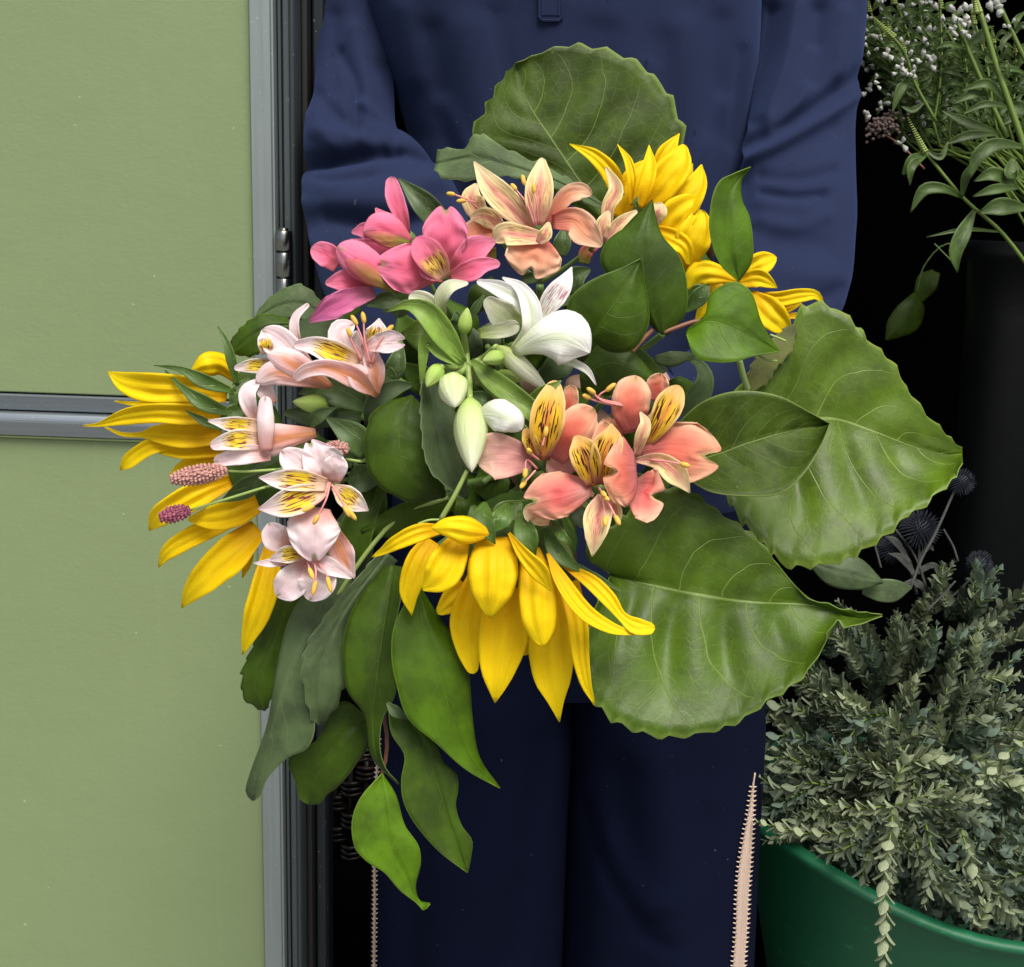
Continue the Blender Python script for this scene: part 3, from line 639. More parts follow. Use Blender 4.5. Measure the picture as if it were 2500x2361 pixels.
# lace trim down each outer seam: strip, centre cord and little points on both sides
bvh = None
def trim(rows, side):
    """rows: (x, y, half width) in the T frame"""
    from mathutils.bvhtree import BVHTree
    me = trs.data; o0 = origin(trs)
    bv = BVHTree.FromPolygons([tuple(np.array(v.co) + o0) for v in me.vertices], [tuple(p.vertices) for p in me.polygons])
    def hit(px, py, off):
        d = P(px, py, 1.0) - C0; d /= np.linalg.norm(d)
        for k in range(30):
            h = bv.ray_cast(Vector(C0), Vector(d))
            if h[0] is not None: return np.array(h[0]) - d * off
            px -= side * 1.5; d = P(px, py, 1.0) - C0; d /= np.linalg.norm(d)
        return P(px, py, 1.1)
    R = catmull(rows, 150); mbt = MB(); V = []; M2 = 7
    for x, y, hw in R:
        for j in range(M2):
            s = -1 + 2 * j / (M2 - 1); V.append(hit(x + s * hw, y, .0014 + .0006 * (abs(s) < .2)))
    mbt.add(V, grid_faces(len(R), M2))
    V, Fc, UV = tube_vf([hit(x + hw * .05, y, .0022) for x, y, hw in R[::2]], [.0009], 6); mbt.add(V, Fc, UV)
    yy = np.arange(rows[0][1], rows[-1][1], 11.5); RA = np.array(R)
    for y in yy:
        x, hw = np.interp(y, RA[:, 1], RA[:, 0]), np.interp(y, RA[:, 1], RA[:, 2])
        if hw < 2.0: continue
        L = (7 if side > 0 else 4) * (1 + .25 * nz(y * .3, 1))
        for sg in (-1, 1):
            a = hit(x + sg * (hw - 1.5), y - 3, .002); b = hit(x + sg * (hw + L), y - 2 + 3 * nz(y, sg), .0045); c = hit(x + sg * (hw - 1.5), y + 4.5, .002)
            V, Fc, UV = tube_vf([(a + c) / 2, (a + c + 2 * b) / 4, b], [.0010, .0009, .0003], 5); mbt.add(V, Fc, UV)
    return mbt.build('side_trim', MT['lace'], trs, solid=0)
tr_r = [(1700 + x / 3.07, 1750 + y / 3.07, h / 3.07) for x, y, h in [(440, 420, 2), (428, 500, 6), (410, 700, 18), (388, 900, 32), (366, 1100, 42), (350, 1300, 44), (338, 1600, 42), (318, 1876, 42), (300, 2300, 42)]]
trim(tr_r, 1)
tr_l = [(550 + x / 2.8375, 1700 + y / 2.8375, h / 2.8375) for x, y, h in [(1062, 300, 8), (1048, 560, 9), (1034, 1150, 10), (1034, 1400, 10), (1030, 1876, 10), (1028, 2300, 10)]]
trim(tr_l, -1)

# body under the clothes: one skinned surface with hands closed round the stems
def build_body():
    nodes = []; edges = []; rad = []
    def add(p, r, par=None):
        nodes.append([float(c) for c in p]); rad.append(r)
        if par is not None: edges.append((par, len(nodes) - 1))
        return len(nodes) - 1
    cxp = PY(1370, 1180, YT)[0]
    pel = add((cxp, YL, .82), (.13, .09)); bel = add((cxp, YT, .98), (.12, .085), pel); ch = add((cxp, YT, 1.18), (.13, .09), bel)
    up_ = add((cxp, YT + .01, 1.32), (.11, .075), ch); nk = add((cxp, YT + .02, 1.41), (.048, .048), up_); nk2 = add((cxp, YT + .01, 1.46), (.05, .052), nk)
    hd = add((cxp, YT - .005, 1.54), (.072, .088), nk2); add((cxp, YT, 1.60), (.07, .085), hd)
    for s, leg in ((-1, legL), (1, legR)):
        kx = np.mean([PY(leg[3][1], 1980, YL)[0], PY(leg[3][2], 1980, YL)[0]]); fx = np.mean([PY(leg[-1][1], 3050, YL)[0], PY(leg[-1][2], 3050, YL)[0]])
        h = add((kx, YL, .76), (.075, .075), pel); k = add((kx, YL - .01, .44), (.05, .05), h); c = add((kx, YL + .01, .32), (.048, .05), k); an = add((fx, YL + .02, .08), (.033, .036), c)
        add((fx, YL - .12, .04), (.036, .025), an)
    G = np.array(P(1340, 1150, .805))
    for s, pth in ((-1, sl), (1, sr)):
        q = [np.array(PY(p[0] * i_, p[1] * i_, p[2])) for p in pth]
        sh = add(q[1], (.026, .026), up_); ua = add(q[3] + np.array([0, .01, 0]), (.018, .018), sh); ub = add(q[5] + np.array([0, .012, 0]), (.016, .016), ua); el = add(q[7] + np.array([0, .012, 0]), (.018, .018), ub); fa = add(q[9], (.022, .022), el); wr = add(q[10], (.017, .015), fa)
        pm0 = q[11] + (G - q[11]) * .25; pm = pm0 + (G + np.array([s * .028, 0, .0]) - pm0) * .7
        w2 = add(pm0, (.019, .015), wr); pl = add(pm, (.03, .018), w2)
        for k in range(4):     # four fingers curl round the bundle
            zo = (.03 - .02 * k); ln = (.9, 1.0, .95, .8)[k]
            a = add(pm + np.array([-s * .012, -.012, zo]), .009, pl); b = add(pm + np.array([-s * .034 * ln, -.028, zo]), .0085, a); c = add(pm + np.array([-s * .055 * ln, -.014, zo - .003]), .008, b); add(pm + np.array([-s * .056 * ln, .008, zo - .004]), .007, c)
        a = add(pm0 + np.array([0, -.012, .03]), .012, w2); b = add(pm + np.array([-s * .01, -.024, .052]), .0105, a); add(pm + np.array([-s * .034, -.03, .05]), .009, b)
    me = bpy.data.meshes.new('body'); o0 = origin(person)
    me.from_pydata([list(np.array(n) - o0) for n in nodes], edges, []); me.materials.append(MT['skin'])
    o = bpy.data.objects.new('body', me); link(o, person)
    md = o.modifiers.new('skin', 'SKIN'); sk = me.skin_vertices[0].data
    for i, r in enumerate(rad):
        sk[i].radius = r if isinstance(r, tuple) else (r, r); sk[i].use_root = (i == 0)
    sb = o.modifiers.new('smooth', 'SUBSURF'); sb.levels = 2; sb.render_levels = 2; md.use_smooth_shade = True
    hb = MB(); V, Fc, UV = ellipsoid_vf((cxp, YT + .02, 1.575), (0, 0, .21), .104, 24, 14); hb.add(V, Fc, UV)
    hb.build('hair', MT['hair'], o)
    for leg in (legL, legR):
        fx = np.mean([PY(leg[-1][1], 3050, YL)[0], PY(leg[-1][2], 3050, YL)[0]])
        V, Fc, UV = ellipsoid_vf((fx, YL - .05, .042), (0, .27, 0), .042, 16, 12, lambda t: max(.15, math.sin(math.pi * min(1, .12 + t * .8))) ** .5)
        mk('shoe', [np.array([v[0], v[1], max(.002, v[2])]) for v in V], Fc, MT['shoe'], person, UV)
build_body()

# ------------------------------------------------------------------ the bouquet
GATHER = P(1340, 1140, .795); TAIL = P(1345, 1420, .86)
def stem_to(parent, fr, xy, d, r=2.6, mat='stem', back=None):
    (x, y) = cv(fr, [xy])[0][:2]; a = P(x, y, d + .012); b = P(x * .75 + 1330 * .25, y * .75 + 1085 * .25, d + .07)
    g = GATHER + np.random.uniform(-.014, .014, 3); e = TAIL + np.random.uniform(-.02, .02, 3)
    return tube('stem', [a, b, g, e], [r * .001], MT[mat], parent, 8, 18)
def rib(par, fr, mat, d, items, name='petal', **kw):
    for it in items:
        k = dict(kw); pts, wid = it[0], it[1]; dd = d - (it[2] if len(it) > 2 else 0) * .01
        if len(it) > 3: k.update(it[3])
        m = k.pop('mat', mat); ribbon(name, fr, pts, wid, dd, MT[m], par, **k)

# sunflower at the left, seen from the side
s1 = thing('sunflower', P(*cv('A', [(1000, 1050)])[0], .65), 'sunflower at the left end of the bouquet, its yellow petals fanned towards the green door', 'sunflower', 'sunflowers in the bouquet')
rib(s1, 'A', 'sun', .655, [
    ([(830, 745, .2), (600, 705, 1.2), (380, 695, 1.4), (240, 660, .8), (148, 602, -.3)], [35, 78, 86, 60, 2], 1.2, dict(tilt=.25)),
    ([(900, 650, -.6), (800, 565, .1), (715, 562, .8), (625, 600, .3)], [30, 60, 68, 6], 1.0, dict(cup=-.7)),
    ([(620, 792, 0), (290, 786, 0), (185, 772, .3)], [12, 12, 3], .3),
    ([(800, 860, .2), (600, 850, 1.1), (420, 842, 1.4), (250, 862, .9), (90, 908, .3), (5, 913, 0)], [40, 60, 58, 48, 12, 4], 1.0, dict(tilt=.35)),
    ([(800, 970, 0), (580, 970, .6), (420, 960, .5), (340, 965, .1), (230, 962, 0), (130, 920, .4)], [50, 72, 50, 18, 12, 4], .6),
    ([(800, 1040, 0), (620, 1040, .4), (480, 1030, .3), (390, 1030, 0)], [50, 65, 55, 20], .3),
    ([(760, 960, -.3), (560, 1005, 0), (400, 1030, .4), (300, 1090, .2), (255, 1130, 0), (218, 1168, -.4)], [30, 40, 46, 46, 38, 3], .4),
    ([(830, 1070, 0), (680, 1120, .2), (560, 1170, 0), (500, 1195, -.2)], [50, 60, 40, 4], 0),
    ([(870, 1225, .3), (660, 1310, 1.2), (490, 1400, 1.2), (430, 1450, .8), (385, 1515, -.1)], [35, 78, 70, 55, 3], .8, dict(tilt=.25)),
    ([(1010, 1360, .2), (880, 1410, .9), (740, 1440, .9), (610, 1450, .4)], [50, 82, 70, 12], .9),
    ([(940, 1400, -.4), (770, 1480, .3), (590, 1570, .7), (490, 1640, .5), (437, 1725, -.3)], [40, 58, 58, 44, 3], .3),
    ([(1010, 1500, .3), (860, 1640, 1.1), (700, 1790, 1.1), (620, 1880, .6), (570, 1958, -.2)], [60, 104, 85, 50, 3], .6, dict(tilt=-.2)),
    ([(1085, 1600, 0), (1062, 1780, .8), (1005, 1980, 1.0), (950, 2130, .4), (919, 2225, -.2)], [40, 76, 78, 40, 3], .9),
    ([(960, 1600, 0), (945, 1700, 0), (918, 1787, 0)], [30, 28, 2], 0)],
    cup=.35, groove=.13, ruff=.12, M_=13, N=22)
rib(s1, 'A', 'sun_sepal', .63, [
    ([(880, 720, 0), (700, 660, .8), (560, 590, .8), (412, 567, .3)], [50, 42, 18, 2]),
    ([(880, 850, 0), (690, 780, .9), (580, 700, .8), (475, 595, .2)], [55, 46, 20, 3]),
    ([(890, 680, 0), (855, 540, .4), (825, 430, .4), (778, 345, .2)], [45, 30, 18, 4]),
    ([(800, 930, 0), (700, 890, .5), (590, 825, .4)], [35, 24, 2]),
    ([(960, 640, -.5), (900, 730, 0), (850, 800, 0)], [60, 60, 8]),
    ([(960, 800, -.5), (870, 840, .2), (790, 870, .2)], [70, 50, 4]),
    ([(1060, 1180, 0), (940, 1270, .3), (790, 1350, .2)], [60, 60, 4])], name='sepal', cup=.3, ruff=.08)
V, Fc, UV = ellipsoid_vf(P(*cv('A', [(1010, 1060)])[0], .668), P(*cv('A', [(1060, 1060)])[0], .66) - P(*cv('A', [(930, 1070)])[0], .665), .034, 18, 8)
mk('receptacle', V, Fc, MT['sun_sepal'], s1, UV)
V, Fc, UV = ellipsoid_vf(P(*cv('A', [(940, 1080)])[0], .675), np.array([.012, .004, 0]), .028, 18, 7); mk('disc', V, Fc, MT['disc'], s1, UV)
stem_to(s1, 'A', (1050, 1050), .665, 5)
kw = dict(teeth=9, tooth=5, quilt=.05, wav=.1)
leaf('leaf', 'F', [(490, 200, 0), (390, 460, 1.0), (275, 700, 1.2), (205, 930, .8), (150, 1120, 0), (130, 1222, -.6)], [(400, 230), (300, 380), (240, 600), (192, 880), (112, 1110), (94, 1190), (125, 1230)],
     [(580, 220), (450, 420), (375, 560), (385, 760), (412, 890), (375, 990), (285, 1032), (190, 1130), (160, 1205), (130, 1230)], .632, MT['dull'], s1, zl=-.8, zr=.3, quilt=.03, wav=.12)
leaf('leaf', 'F', [(740, 90, 0), (540, 370, .8), (440, 600, 1.0), (425, 780, .6), (428, 880, 0)], [(700, 100), (480, 360), (362, 560), (362, 690), (400, 850), (428, 882)], [(790, 130), (610, 330), (545, 480), (550, 640), (500, 800), (430, 884)], .622, MT['dull'], s1, zl=.3, zr=-.6, **kw)
leaf('leaf', 'F', [(300, 250, 0), (220, 480, .3), (150, 680, .3), (180, 815, 0)], [(240, 260), (150, 480), (88, 620), (85, 750), (130, 790), (178, 818)], [(360, 300), (300, 450), (255, 600), (215, 740), (182, 818)], .655, MT['glossy'], s1, zl=-.5, zr=-.3, **kw)
leaf('leaf', 'F', [(650, 855, .4), (540, 925, .8), (450, 1050, .6), (400, 1180, 0), (385, 1244, -.4)], [(645, 845), (560, 775), (495, 795), (420, 950), (290, 1040), (320, 1140), (345, 1225), (382, 1245)], [(655, 870), (648, 950), (600, 1060), (520, 1160), (462, 1205), (440, 1238), (388, 1246)], .648, MT['glossy'], s1, zl=.2, zr=-.3, quilt=.03, wav=.12)
ribbon('leaf', 'F', [(650, 900), (625, 980), (590, 1060)], [25, 28, 6], .665, MT['dull'], s1, cup=.3)

# sunflower hanging at the front
s2 = thing('sunflower', P(*cv('D', [(620, 1180)])[0], .59), 'sunflower drooping at the bottom front of the bouquet, wide yellow petals hanging over the trousers', 'sunflower', 'sunflowers in the bouquet')
rib(s2, 'D', 'sun', .575, [
    ([(560, 1250, -1.6), (545, 1420, -1.2), (532, 1650, -.6), (505, 1850, -.6), (497, 1950, -.8), (489, 2030, -1.2)], [60, 112, 142, 100, 50, 3], -.2),
    ([(770, 1260, -1.6), (795, 1440, -1.2), (810, 1700, -.6), (822, 1900, -.6), (840, 2030, -.8), (858, 2140, -1.2)], [60, 108, 132, 105, 45, 3], -.2),
    ([(440, 1250, -1.6), (390, 1380, -1.2), (330, 1560, -.8), (340, 1730, -.8), (365, 1865, -1)], [60, 92, 100, 72, 25], -.6),
    ([(650, 1240, -1.9), (665, 1450, -1.7), (665, 1650, -1.7), (660, 1760, -1.9)], [70, 110, 100, 10], -.5), ([(470, 1240, -2), (420, 1400, -1.9), (400, 1600, -1.9)], [80, 120, 30], -.6),
    ([(910, 1340, -1), (958, 1550, -.3), (982, 1780, -.1), (1010, 1920, -.2), (1060, 2045, -.5)], [60, 62, 48, 32, 3], 1.3, dict(tilt=-.25)),
    ([(330, 1370, -1.6), (240, 1450, -1.4), (160, 1520, -1.4)], [80, 70, 20], -.6),
    ([(130, 1100, -1), (60, 1210, -.5), (0, 1390, -.3), (12, 1530, -.6)], [45, 75, 60, 3], -.2),
    ([(290, 1095, -.1), (235, 1200, .7), (165, 1310, 1.0), (75, 1385, .6)], [60, 100, 100, 35], 1.0, dict(rt=.3)),
    ([(480, 1080, -.1), (478, 1230, 1.0), (468, 1400, 1.2), (462, 1490, .9), (460, 1545, .6)], [85, 142, 122, 60, 4], 1.2, dict(cup=-.28)),
    ([(690, 1150, -.2), (728, 1350, .8), (740, 1540, 1.1), (765, 1700, .8)], [55, 105, 106, 62], .9, dict(cup=-.3, rt=.2)),
    ([(568, 1058, .3), (655, 1185, 1.0), (745, 1285, 1.2), (812, 1390, .8)], [8, 40, 52, 8], 1.6, dict(tilt=-.5)),
    ([(790, 1175, .2), (870, 1330, .8), (1000, 1505, 1.2), (1150, 1600, 1.2), (1292, 1637, .9)], [8, 42, 48, 34, 8], 1.4, dict(tilt=.5)),
    ([(885, 1245, .1), (1030, 1330, .7), (1140, 1435, 1.1), (1215, 1535, 1.2), (1300, 1592, 1.4), (1405, 1608, 1.3)], [12, 42, 45, 28, 48, 30], 1.0, dict(tilt=.25)),
    ([(470, 1065, .2), (340, 1045, .9), (220, 1025, 1.1), (125, 1030, .8)], [12, 78, 58, 12], 1.6, dict(cup=-.45, rt=.15)),
    ([(190, 1035, .2), (60, 1055, .9), (-80, 1115, .9), (-150, 1160, .5), (-216, 1196, .2)], [25, 52, 42, 24, 4], 1.1)],
    cup=.22, groove=.12, ruff=.11, M_=13, N=22)
rib(s2, 'D', 'sun_sepal', .562, [
    ([(430, 880, -.6), (420, 980, .4), (450, 1050, .6), (490, 1122, .4)], [55, 72, 45, 3]), ([(560, 880, -.6), (530, 970, .3), (470, 1050, .2)], [60, 60, 10]),
    ([(630, 930, -.5), (660, 1050, .5), (690, 1130, .6), (720, 1190, .3)], [55, 66, 50, 4]), ([(800, 980, -.4), (860, 1060, .5), (900, 1100, .7), (935, 1135, .4)], [28, 30, 18, 4]),
    ([(770, 1040, -.6), (850, 1170, .1), (1000, 1290, .1)], [60, 50, 4]), ([(960, 1240, 0), (1090, 1320, .2), (1222, 1402, .3)], [10, 16, 2]), ([(360, 900, -.8), (380, 980, -.3), (360, 1040, 0)], [60, 60, 6]),
    ([(640, 880, -1.2), (560, 960, -1), (560, 1060, -1)], [90, 90, 20]), ([(820, 900, -1.2), (800, 1020, -1), (760, 1120, -1)], [90, 90, 20])], name='sepal', cup=.3, ruff=.1)
V, Fc, UV = ellipsoid_vf(P(*cv('D', [(610, 1230)])[0], .622), P(*cv('D', [(610, 1300)])[0], .626) - P(*cv('D', [(610, 1200)])[0], .614), .034, 20, 8); mk('disc', V, Fc, MT['disc'], s2, UV)
V, Fc, UV = ellipsoid_vf(P(*cv('D', [(640, 1090)])[0], .60), np.array([0, .02, -.03]), .03, 18, 8); mk('receptacle', V, Fc, MT['sun_sepal'], s2, UV)
stem_to(s2, 'D', (640, 1060), .60, 5)
leaf('leaf', 'E', [(150, 1200, -.6), (330, 1240, .1), (520, 1278, .4), (720, 1308, .5), (970, 1322, .4), (1090, 1350, .5), (1180, 1378, .8), (1285, 1368, .8)],
     [(150, 1195), (60, 1120), (190, 980), (370, 850), (490, 862), (600, 940), (690, 1000), (780, 1070), (845, 1150), (905, 1225), (980, 1300), (1060, 1322), (1120, 1345), (1285, 1364)],
     [(150, 1210), (70, 1400), (58, 1600), (130, 1765), (240, 1830), (340, 1862), (440, 1866), (540, 1852), (690, 1800), (790, 1730), (900, 1660), (970, 1600), (1030, 1515), (1080, 1420), (1105, 1385), (1150, 1412), (1285, 1372)],
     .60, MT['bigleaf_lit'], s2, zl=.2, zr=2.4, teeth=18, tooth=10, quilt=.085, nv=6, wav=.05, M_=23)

# sunflower at the upper right, turned away
s3 = thing('sunflower', P(*cv('C', [(640, 900)])[0], .70), 'sunflower at the upper right, half hidden behind glossy leaves, against the navy sleeve', 'sunflower', 'sunflowers in the bouquet')
rib(s3, 'C', 'sun', .685, [
    ([(720, 420, 0), (765, 300, .3), (800, 240, .2), (842, 178, 0)], [55, 58, 36, 2], -.6), ([(890, 450, 0), (905, 400, 0), (917, 350, 0)], [22, 14, 2], -.2),
    ([(490, 540, 0), (450, 410, .4), (350, 305, .6), (212, 238, .2)], [38, 54, 40, 2], .2), ([(500, 660, 0), (545, 520, .3), (600, 410, .3), (665, 320, 0)], [40, 72, 62, 4], 0),
    ([(640, 610, .1), (745, 460, .8), (835, 340, .9), (868, 240, .5)], [50, 98, 82, 16], .4, dict(tilt=.3)),
    ([(600, 600, .2), (640, 470, .7), (668, 360, .6), (668, 245, .2)], [30, 52, 42, 3], .9, dict(cup=.5)), ([(572, 590, .2), (570, 440, .6), (548, 335, .5), (487, 240, .1)], [14, 28, 24, 2], 1.0),
    ([(740, 690, 0), (860, 560, .8), (940, 460, .8), (968, 356, .2)], [70, 104, 66, 4], .5, dict(tilt=.3)), ([(720, 790, 0), (820, 660, .7), (900, 590, .8), (960, 560, .6)], [70, 100, 80, 20], .8),
    ([(880, 960, 0), (905, 830, .8), (945, 720, 1.0), (968, 615, .6)], [25, 98, 92, 34], 1.0, dict(tilt=.2)), ([(700, 740, 0), (800, 780, .7), (870, 830, .9), (900, 930, .3)], [40, 60, 50, 15], 1.2, dict(mat='sun')),
    ([(1175, 1020, .2), (1060, 985, .7), (960, 985, .7), (888, 1070, .2)], [15, 58, 78, 42], 1.2, dict(cup=-.4)), ([(1090, 1040, 0), (1010, 1130, .2), (935, 1252, 0)], [50, 52, 8], .7),
    ([(1170, 1010, 0), (1280, 935, .4), (1350, 905, .3), (1398, 888, 0)], [40, 66, 55, 14], .3), ([(1180, 1030, .2), (1290, 1005, .6), (1350, 1030, .5), (1402, 1062, .2)], [35, 55, 36, 3], .9),
    ([(1250, 1100, 0), (1400, 1125, .7), (1540, 1105, .9), (1625, 1105, .7), (1672, 1166, .2)], [12, 42, 40, 26, 2], .6), ([(1380, 1200, 0), (1460, 1180, .3), (1540, 1150, .4)], [30, 26, 6], .4),
    ([(1255, 1085, .2), (1335, 1180, .8), (1425, 1270, .9), (1480, 1325, .4)], [14, 84, 66, 3], 1.1), ([(1420, 1222, 0), (1580, 1228, .4), (1680, 1262, .4), (1748, 1305, 0)], [12, 24, 26, 2], 1.0)],
    cup=.3, groove=.13, ruff=.12, M_=13, N=20)
rib(s3, 'C', 'sun_sepal', .67, [([(870, 1200, 0), (960, 1110, .3), (1015, 1020, .2)], [70, 50, 2]), ([(880, 1120, 0), (950, 1080, .2), (1010, 1110, .2)], [40, 40, 3]), ([(940, 1250, 0), (1000, 1300, 0), (1060, 1250, 0)], [50, 50, 5]), ([(600, 600, .5), (590, 570, .6), (605, 540, .6)], [14, 14, 4])], name='sepal', cup=.3)
V, Fc, UV = ellipsoid_vf(P(*cv('C', [(760, 900)])[0], .715), np.array([.025, .02, .02]), .034, 18, 8); mk('receptacle', V, Fc, MT['sun_sepal'], s3, UV)
V, Fc, UV = ellipsoid_vf(P(*cv('C', [(860, 760)])[0], .705), np.array([.012, .006, .01]), .026, 18, 7); mk('disc', V, Fc, MT['disc'], s3, UV)
stem_to(s3, 'C', (740, 930), .715, 5)
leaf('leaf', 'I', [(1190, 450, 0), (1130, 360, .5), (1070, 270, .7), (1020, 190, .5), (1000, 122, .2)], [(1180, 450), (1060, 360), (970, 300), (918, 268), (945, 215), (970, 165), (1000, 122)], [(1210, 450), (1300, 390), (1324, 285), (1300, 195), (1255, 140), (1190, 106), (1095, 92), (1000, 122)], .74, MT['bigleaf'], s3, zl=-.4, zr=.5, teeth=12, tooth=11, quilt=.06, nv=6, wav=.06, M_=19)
leaf('leaf', 'I', [(1170, 400, .4), (1080, 352, 1), (990, 322, 1.2), (910, 305, .8), (845, 318, .2)], [(1170, 395), (1090, 342), (1000, 300), (925, 262), (900, 290), (848, 290)], [(1170, 408), (1110, 378), (1010, 342), (930, 346), (870, 346), (842, 330)], .725, MT['bigleaf_under'], s3, zl=-.2, zr=.3, teeth=7, tooth=5, quilt=.02, wav=.1)
leaf('leaf', 'E', [(560, 640, -.5), (800, 575, .3), (1070, 545, .8), (1250, 600, .9), (1430, 670, .6), (1560, 700, .1), (1618, 690, -.4)],
     [(560, 630), (640, 460), (800, 370), (890, 220), (950, 100), (1010, 76), (1110, 112), (1230, 232), (1330, 332), (1420, 480), (1520, 590), (1590, 655), (1618, 668)],
     [(560, 650), (620, 820), (700, 960), (790, 1060), (880, 1146), (970, 1156), (1070, 1142), (1200, 1092), (1280, 1040), (1380, 955), (1470, 890), (1545, 825), (1590, 780), (1620, 735)],
     .655, MT['bigleaf_far_lit'], s3, zl=.2, zr=2.8, teeth=16, tooth=10, quilt=.07, nv=5, wav=.08, M_=23)
leaf('leaf', 'E', [(440, 740, -.4), (590, 700, .5), (740, 645, .9), (900, 600, .8), (1000, 582, .5), (1068, 571, 0)], [(440, 560), (530, 482), (640, 440), (750, 434), (870, 460), (980, 520), (1068, 570)], [(450, 780), (560, 850), (700, 872), (860, 862), (955, 785), (1030, 665), (1068, 572)], .60, MT['bigleaf'], s3, zl=.5, zr=1.8, quilt=.09, wav=.05, nv=5, M_=19)

# glossy leaf sprig in front of that sunflower
g1 = thing('leafy_sprig', P(*cv('C', [(900, 1300)])[0], .63), 'sprig of glossy heart-shaped green leaves in front of the upper right sunflower', 'foliage', 'leafy sprigs in the bouquet')
leaf('leaf', 'C', [(740, 1330, -.5), (650, 1060, .3), (632, 800, .6), (655, 660, .4), (685, 557, 0)], [(690, 1290), (500, 1080), (388, 910), (430, 790), (540, 710), (625, 622), (684, 556)], [(780, 1332), (875, 1210), (884, 1030), (840, 880), (745, 765), (705, 650), (686, 556)], .612, MT['glossy'], g1, zl=-.6, zr=-.3, quilt=.02, wav=.06)
leaf('leaf', 'C', [(320, 1350, -.4), (430, 1200, .4), (545, 1030, .6), (620, 897, .1)], [(318, 1345), (212, 1230), (205, 1140), (260, 1070), (360, 1005), (500, 950), (619, 896)], [(330, 1362), (450, 1430), (575, 1415), (660, 1290), (665, 1170), (632, 1000), (621, 896)], .596, MT['glossy'], g1, zl=.2, zr=-.7, quilt=.02, wav=.06)
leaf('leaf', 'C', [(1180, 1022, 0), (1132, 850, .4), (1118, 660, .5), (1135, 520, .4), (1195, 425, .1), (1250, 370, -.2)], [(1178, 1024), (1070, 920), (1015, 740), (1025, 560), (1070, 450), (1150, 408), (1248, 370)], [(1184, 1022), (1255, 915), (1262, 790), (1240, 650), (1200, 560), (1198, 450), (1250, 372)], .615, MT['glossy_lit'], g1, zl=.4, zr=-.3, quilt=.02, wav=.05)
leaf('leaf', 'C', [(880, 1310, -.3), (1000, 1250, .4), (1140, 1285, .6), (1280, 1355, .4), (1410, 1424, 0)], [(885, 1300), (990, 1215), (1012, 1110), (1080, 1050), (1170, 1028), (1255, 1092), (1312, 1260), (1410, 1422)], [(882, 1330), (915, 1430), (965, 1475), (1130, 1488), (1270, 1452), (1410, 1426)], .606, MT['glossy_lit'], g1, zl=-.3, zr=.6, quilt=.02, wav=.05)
leaf('leaf', 'C', [(270, 1580, 0), (430, 1490, .5), (590, 1530, .5), (740, 1625, .1)], [(275, 1520), (400, 1375), (560, 1425), (660, 1520), (740, 1622)], [(280, 1660), (430, 1680), (600, 1650), (740, 1628)], .63, MT['glossy'], g1, zl=-.3, zr=-.3, wav=.05)
leaf('leaf', 'C', [(1500, 1270, 0), (1410, 1420, .2), (1320, 1540, .2), (1250, 1650, 0)], [(1480, 1270), (1330, 1400), (1250, 1520), (1220, 1640)], [(1512, 1280), (1480, 1420), (1390, 1520), (1345, 1600), (1255, 1655)], .645, MT['olive'], g1, teeth=8, tooth=4, wav=.1)
ptube('stem', 'C', [(1185, 1480), (1205, 1560), (1235, 1650)], .625, 1.8, MT['limestem'], g1)
ptube('stem', 'C', [(690, 1300), (620, 1370), (570, 1430)], .62, 1.3, MT['redstem'], g1)
ptube('stem', 'C', [(1000, 1250), (930, 1255), (850, 1280), (740, 1320)], .618, 1.2, MT['redstem'], g1)
for pts in ([(1360, 1330), (1400, 1345), (1450, 1366)], [(1285, 1440), (1340, 1475), (1400, 1480)]): ptube('tendril', 'C', pts, .61, .6, MT['limestem'], g1, 6)
stem_to(g1, 'C', (740, 1330), .63, 2)
rib(g1, 'C', 'bigleaf_under', .645, [([(880, 1460, -.6), (960, 1500, .2), (990, 1590, .5), (945, 1690, .4), (850, 1800, 0)], [10, 30, 52, 62, 30], 0, dict(cup=.35, tilt=.35)), ([(700, 1470, 0), (800, 1470, .3), (930, 1440, 0)], [20, 45, 6])], name='leaf', cup=-.2, ruff=.3)

# hanging sprig at the lower left
g2 = thing('leafy_sprig', P(*cv('F', [(760, 200)])[0], .63), 'sprig of smooth pointed green leaves hanging below the bouquet beside the drooping sunflower', 'foliage', 'leafy sprigs in the bouquet')
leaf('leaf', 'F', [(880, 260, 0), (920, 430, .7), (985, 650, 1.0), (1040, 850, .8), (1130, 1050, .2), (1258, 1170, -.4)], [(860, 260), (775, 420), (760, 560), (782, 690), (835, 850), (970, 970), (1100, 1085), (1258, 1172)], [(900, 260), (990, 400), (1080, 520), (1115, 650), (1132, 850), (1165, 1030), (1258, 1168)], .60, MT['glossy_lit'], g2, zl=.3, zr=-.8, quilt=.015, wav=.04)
leaf('leaf', 'F', [(770, 150, 0), (725, 450, .7), (690, 690, .8), (680, 870, .5), (705, 1040, .1), (795, 1152, -.2)], [(720, 160), (585, 350), (537, 520), (558, 720), (640, 840), (672, 1030), (792, 1154)], [(830, 160), (800, 330), (765, 500), (782, 730), (722, 850), (708, 980), (735, 1080), (796, 1150)], .615, MT['glossy'], g2, zl=-.5, zr=.4, quilt=.015, wav=.05)
leaf('leaf', 'F', [(718, 1105, 0), (732, 1250, .4), (762, 1450, .5), (830, 1570, .2), (886, 1685, 0), (938, 1700, .3)], [(716, 1106), (620, 1212), (580, 1320), (592, 1440), (645, 1505), (730, 1560), (800, 1640), (880, 1700), (908, 1732), (938, 1702)], [(720, 1105), (780, 1200), (822, 1340), (885, 1435), (895, 1515), (872, 1620), (890, 1686), (938, 1698)], .60, MT['glossy_lit'], g2, zl=.3, zr=-.4, quilt=.015, wav=.05)
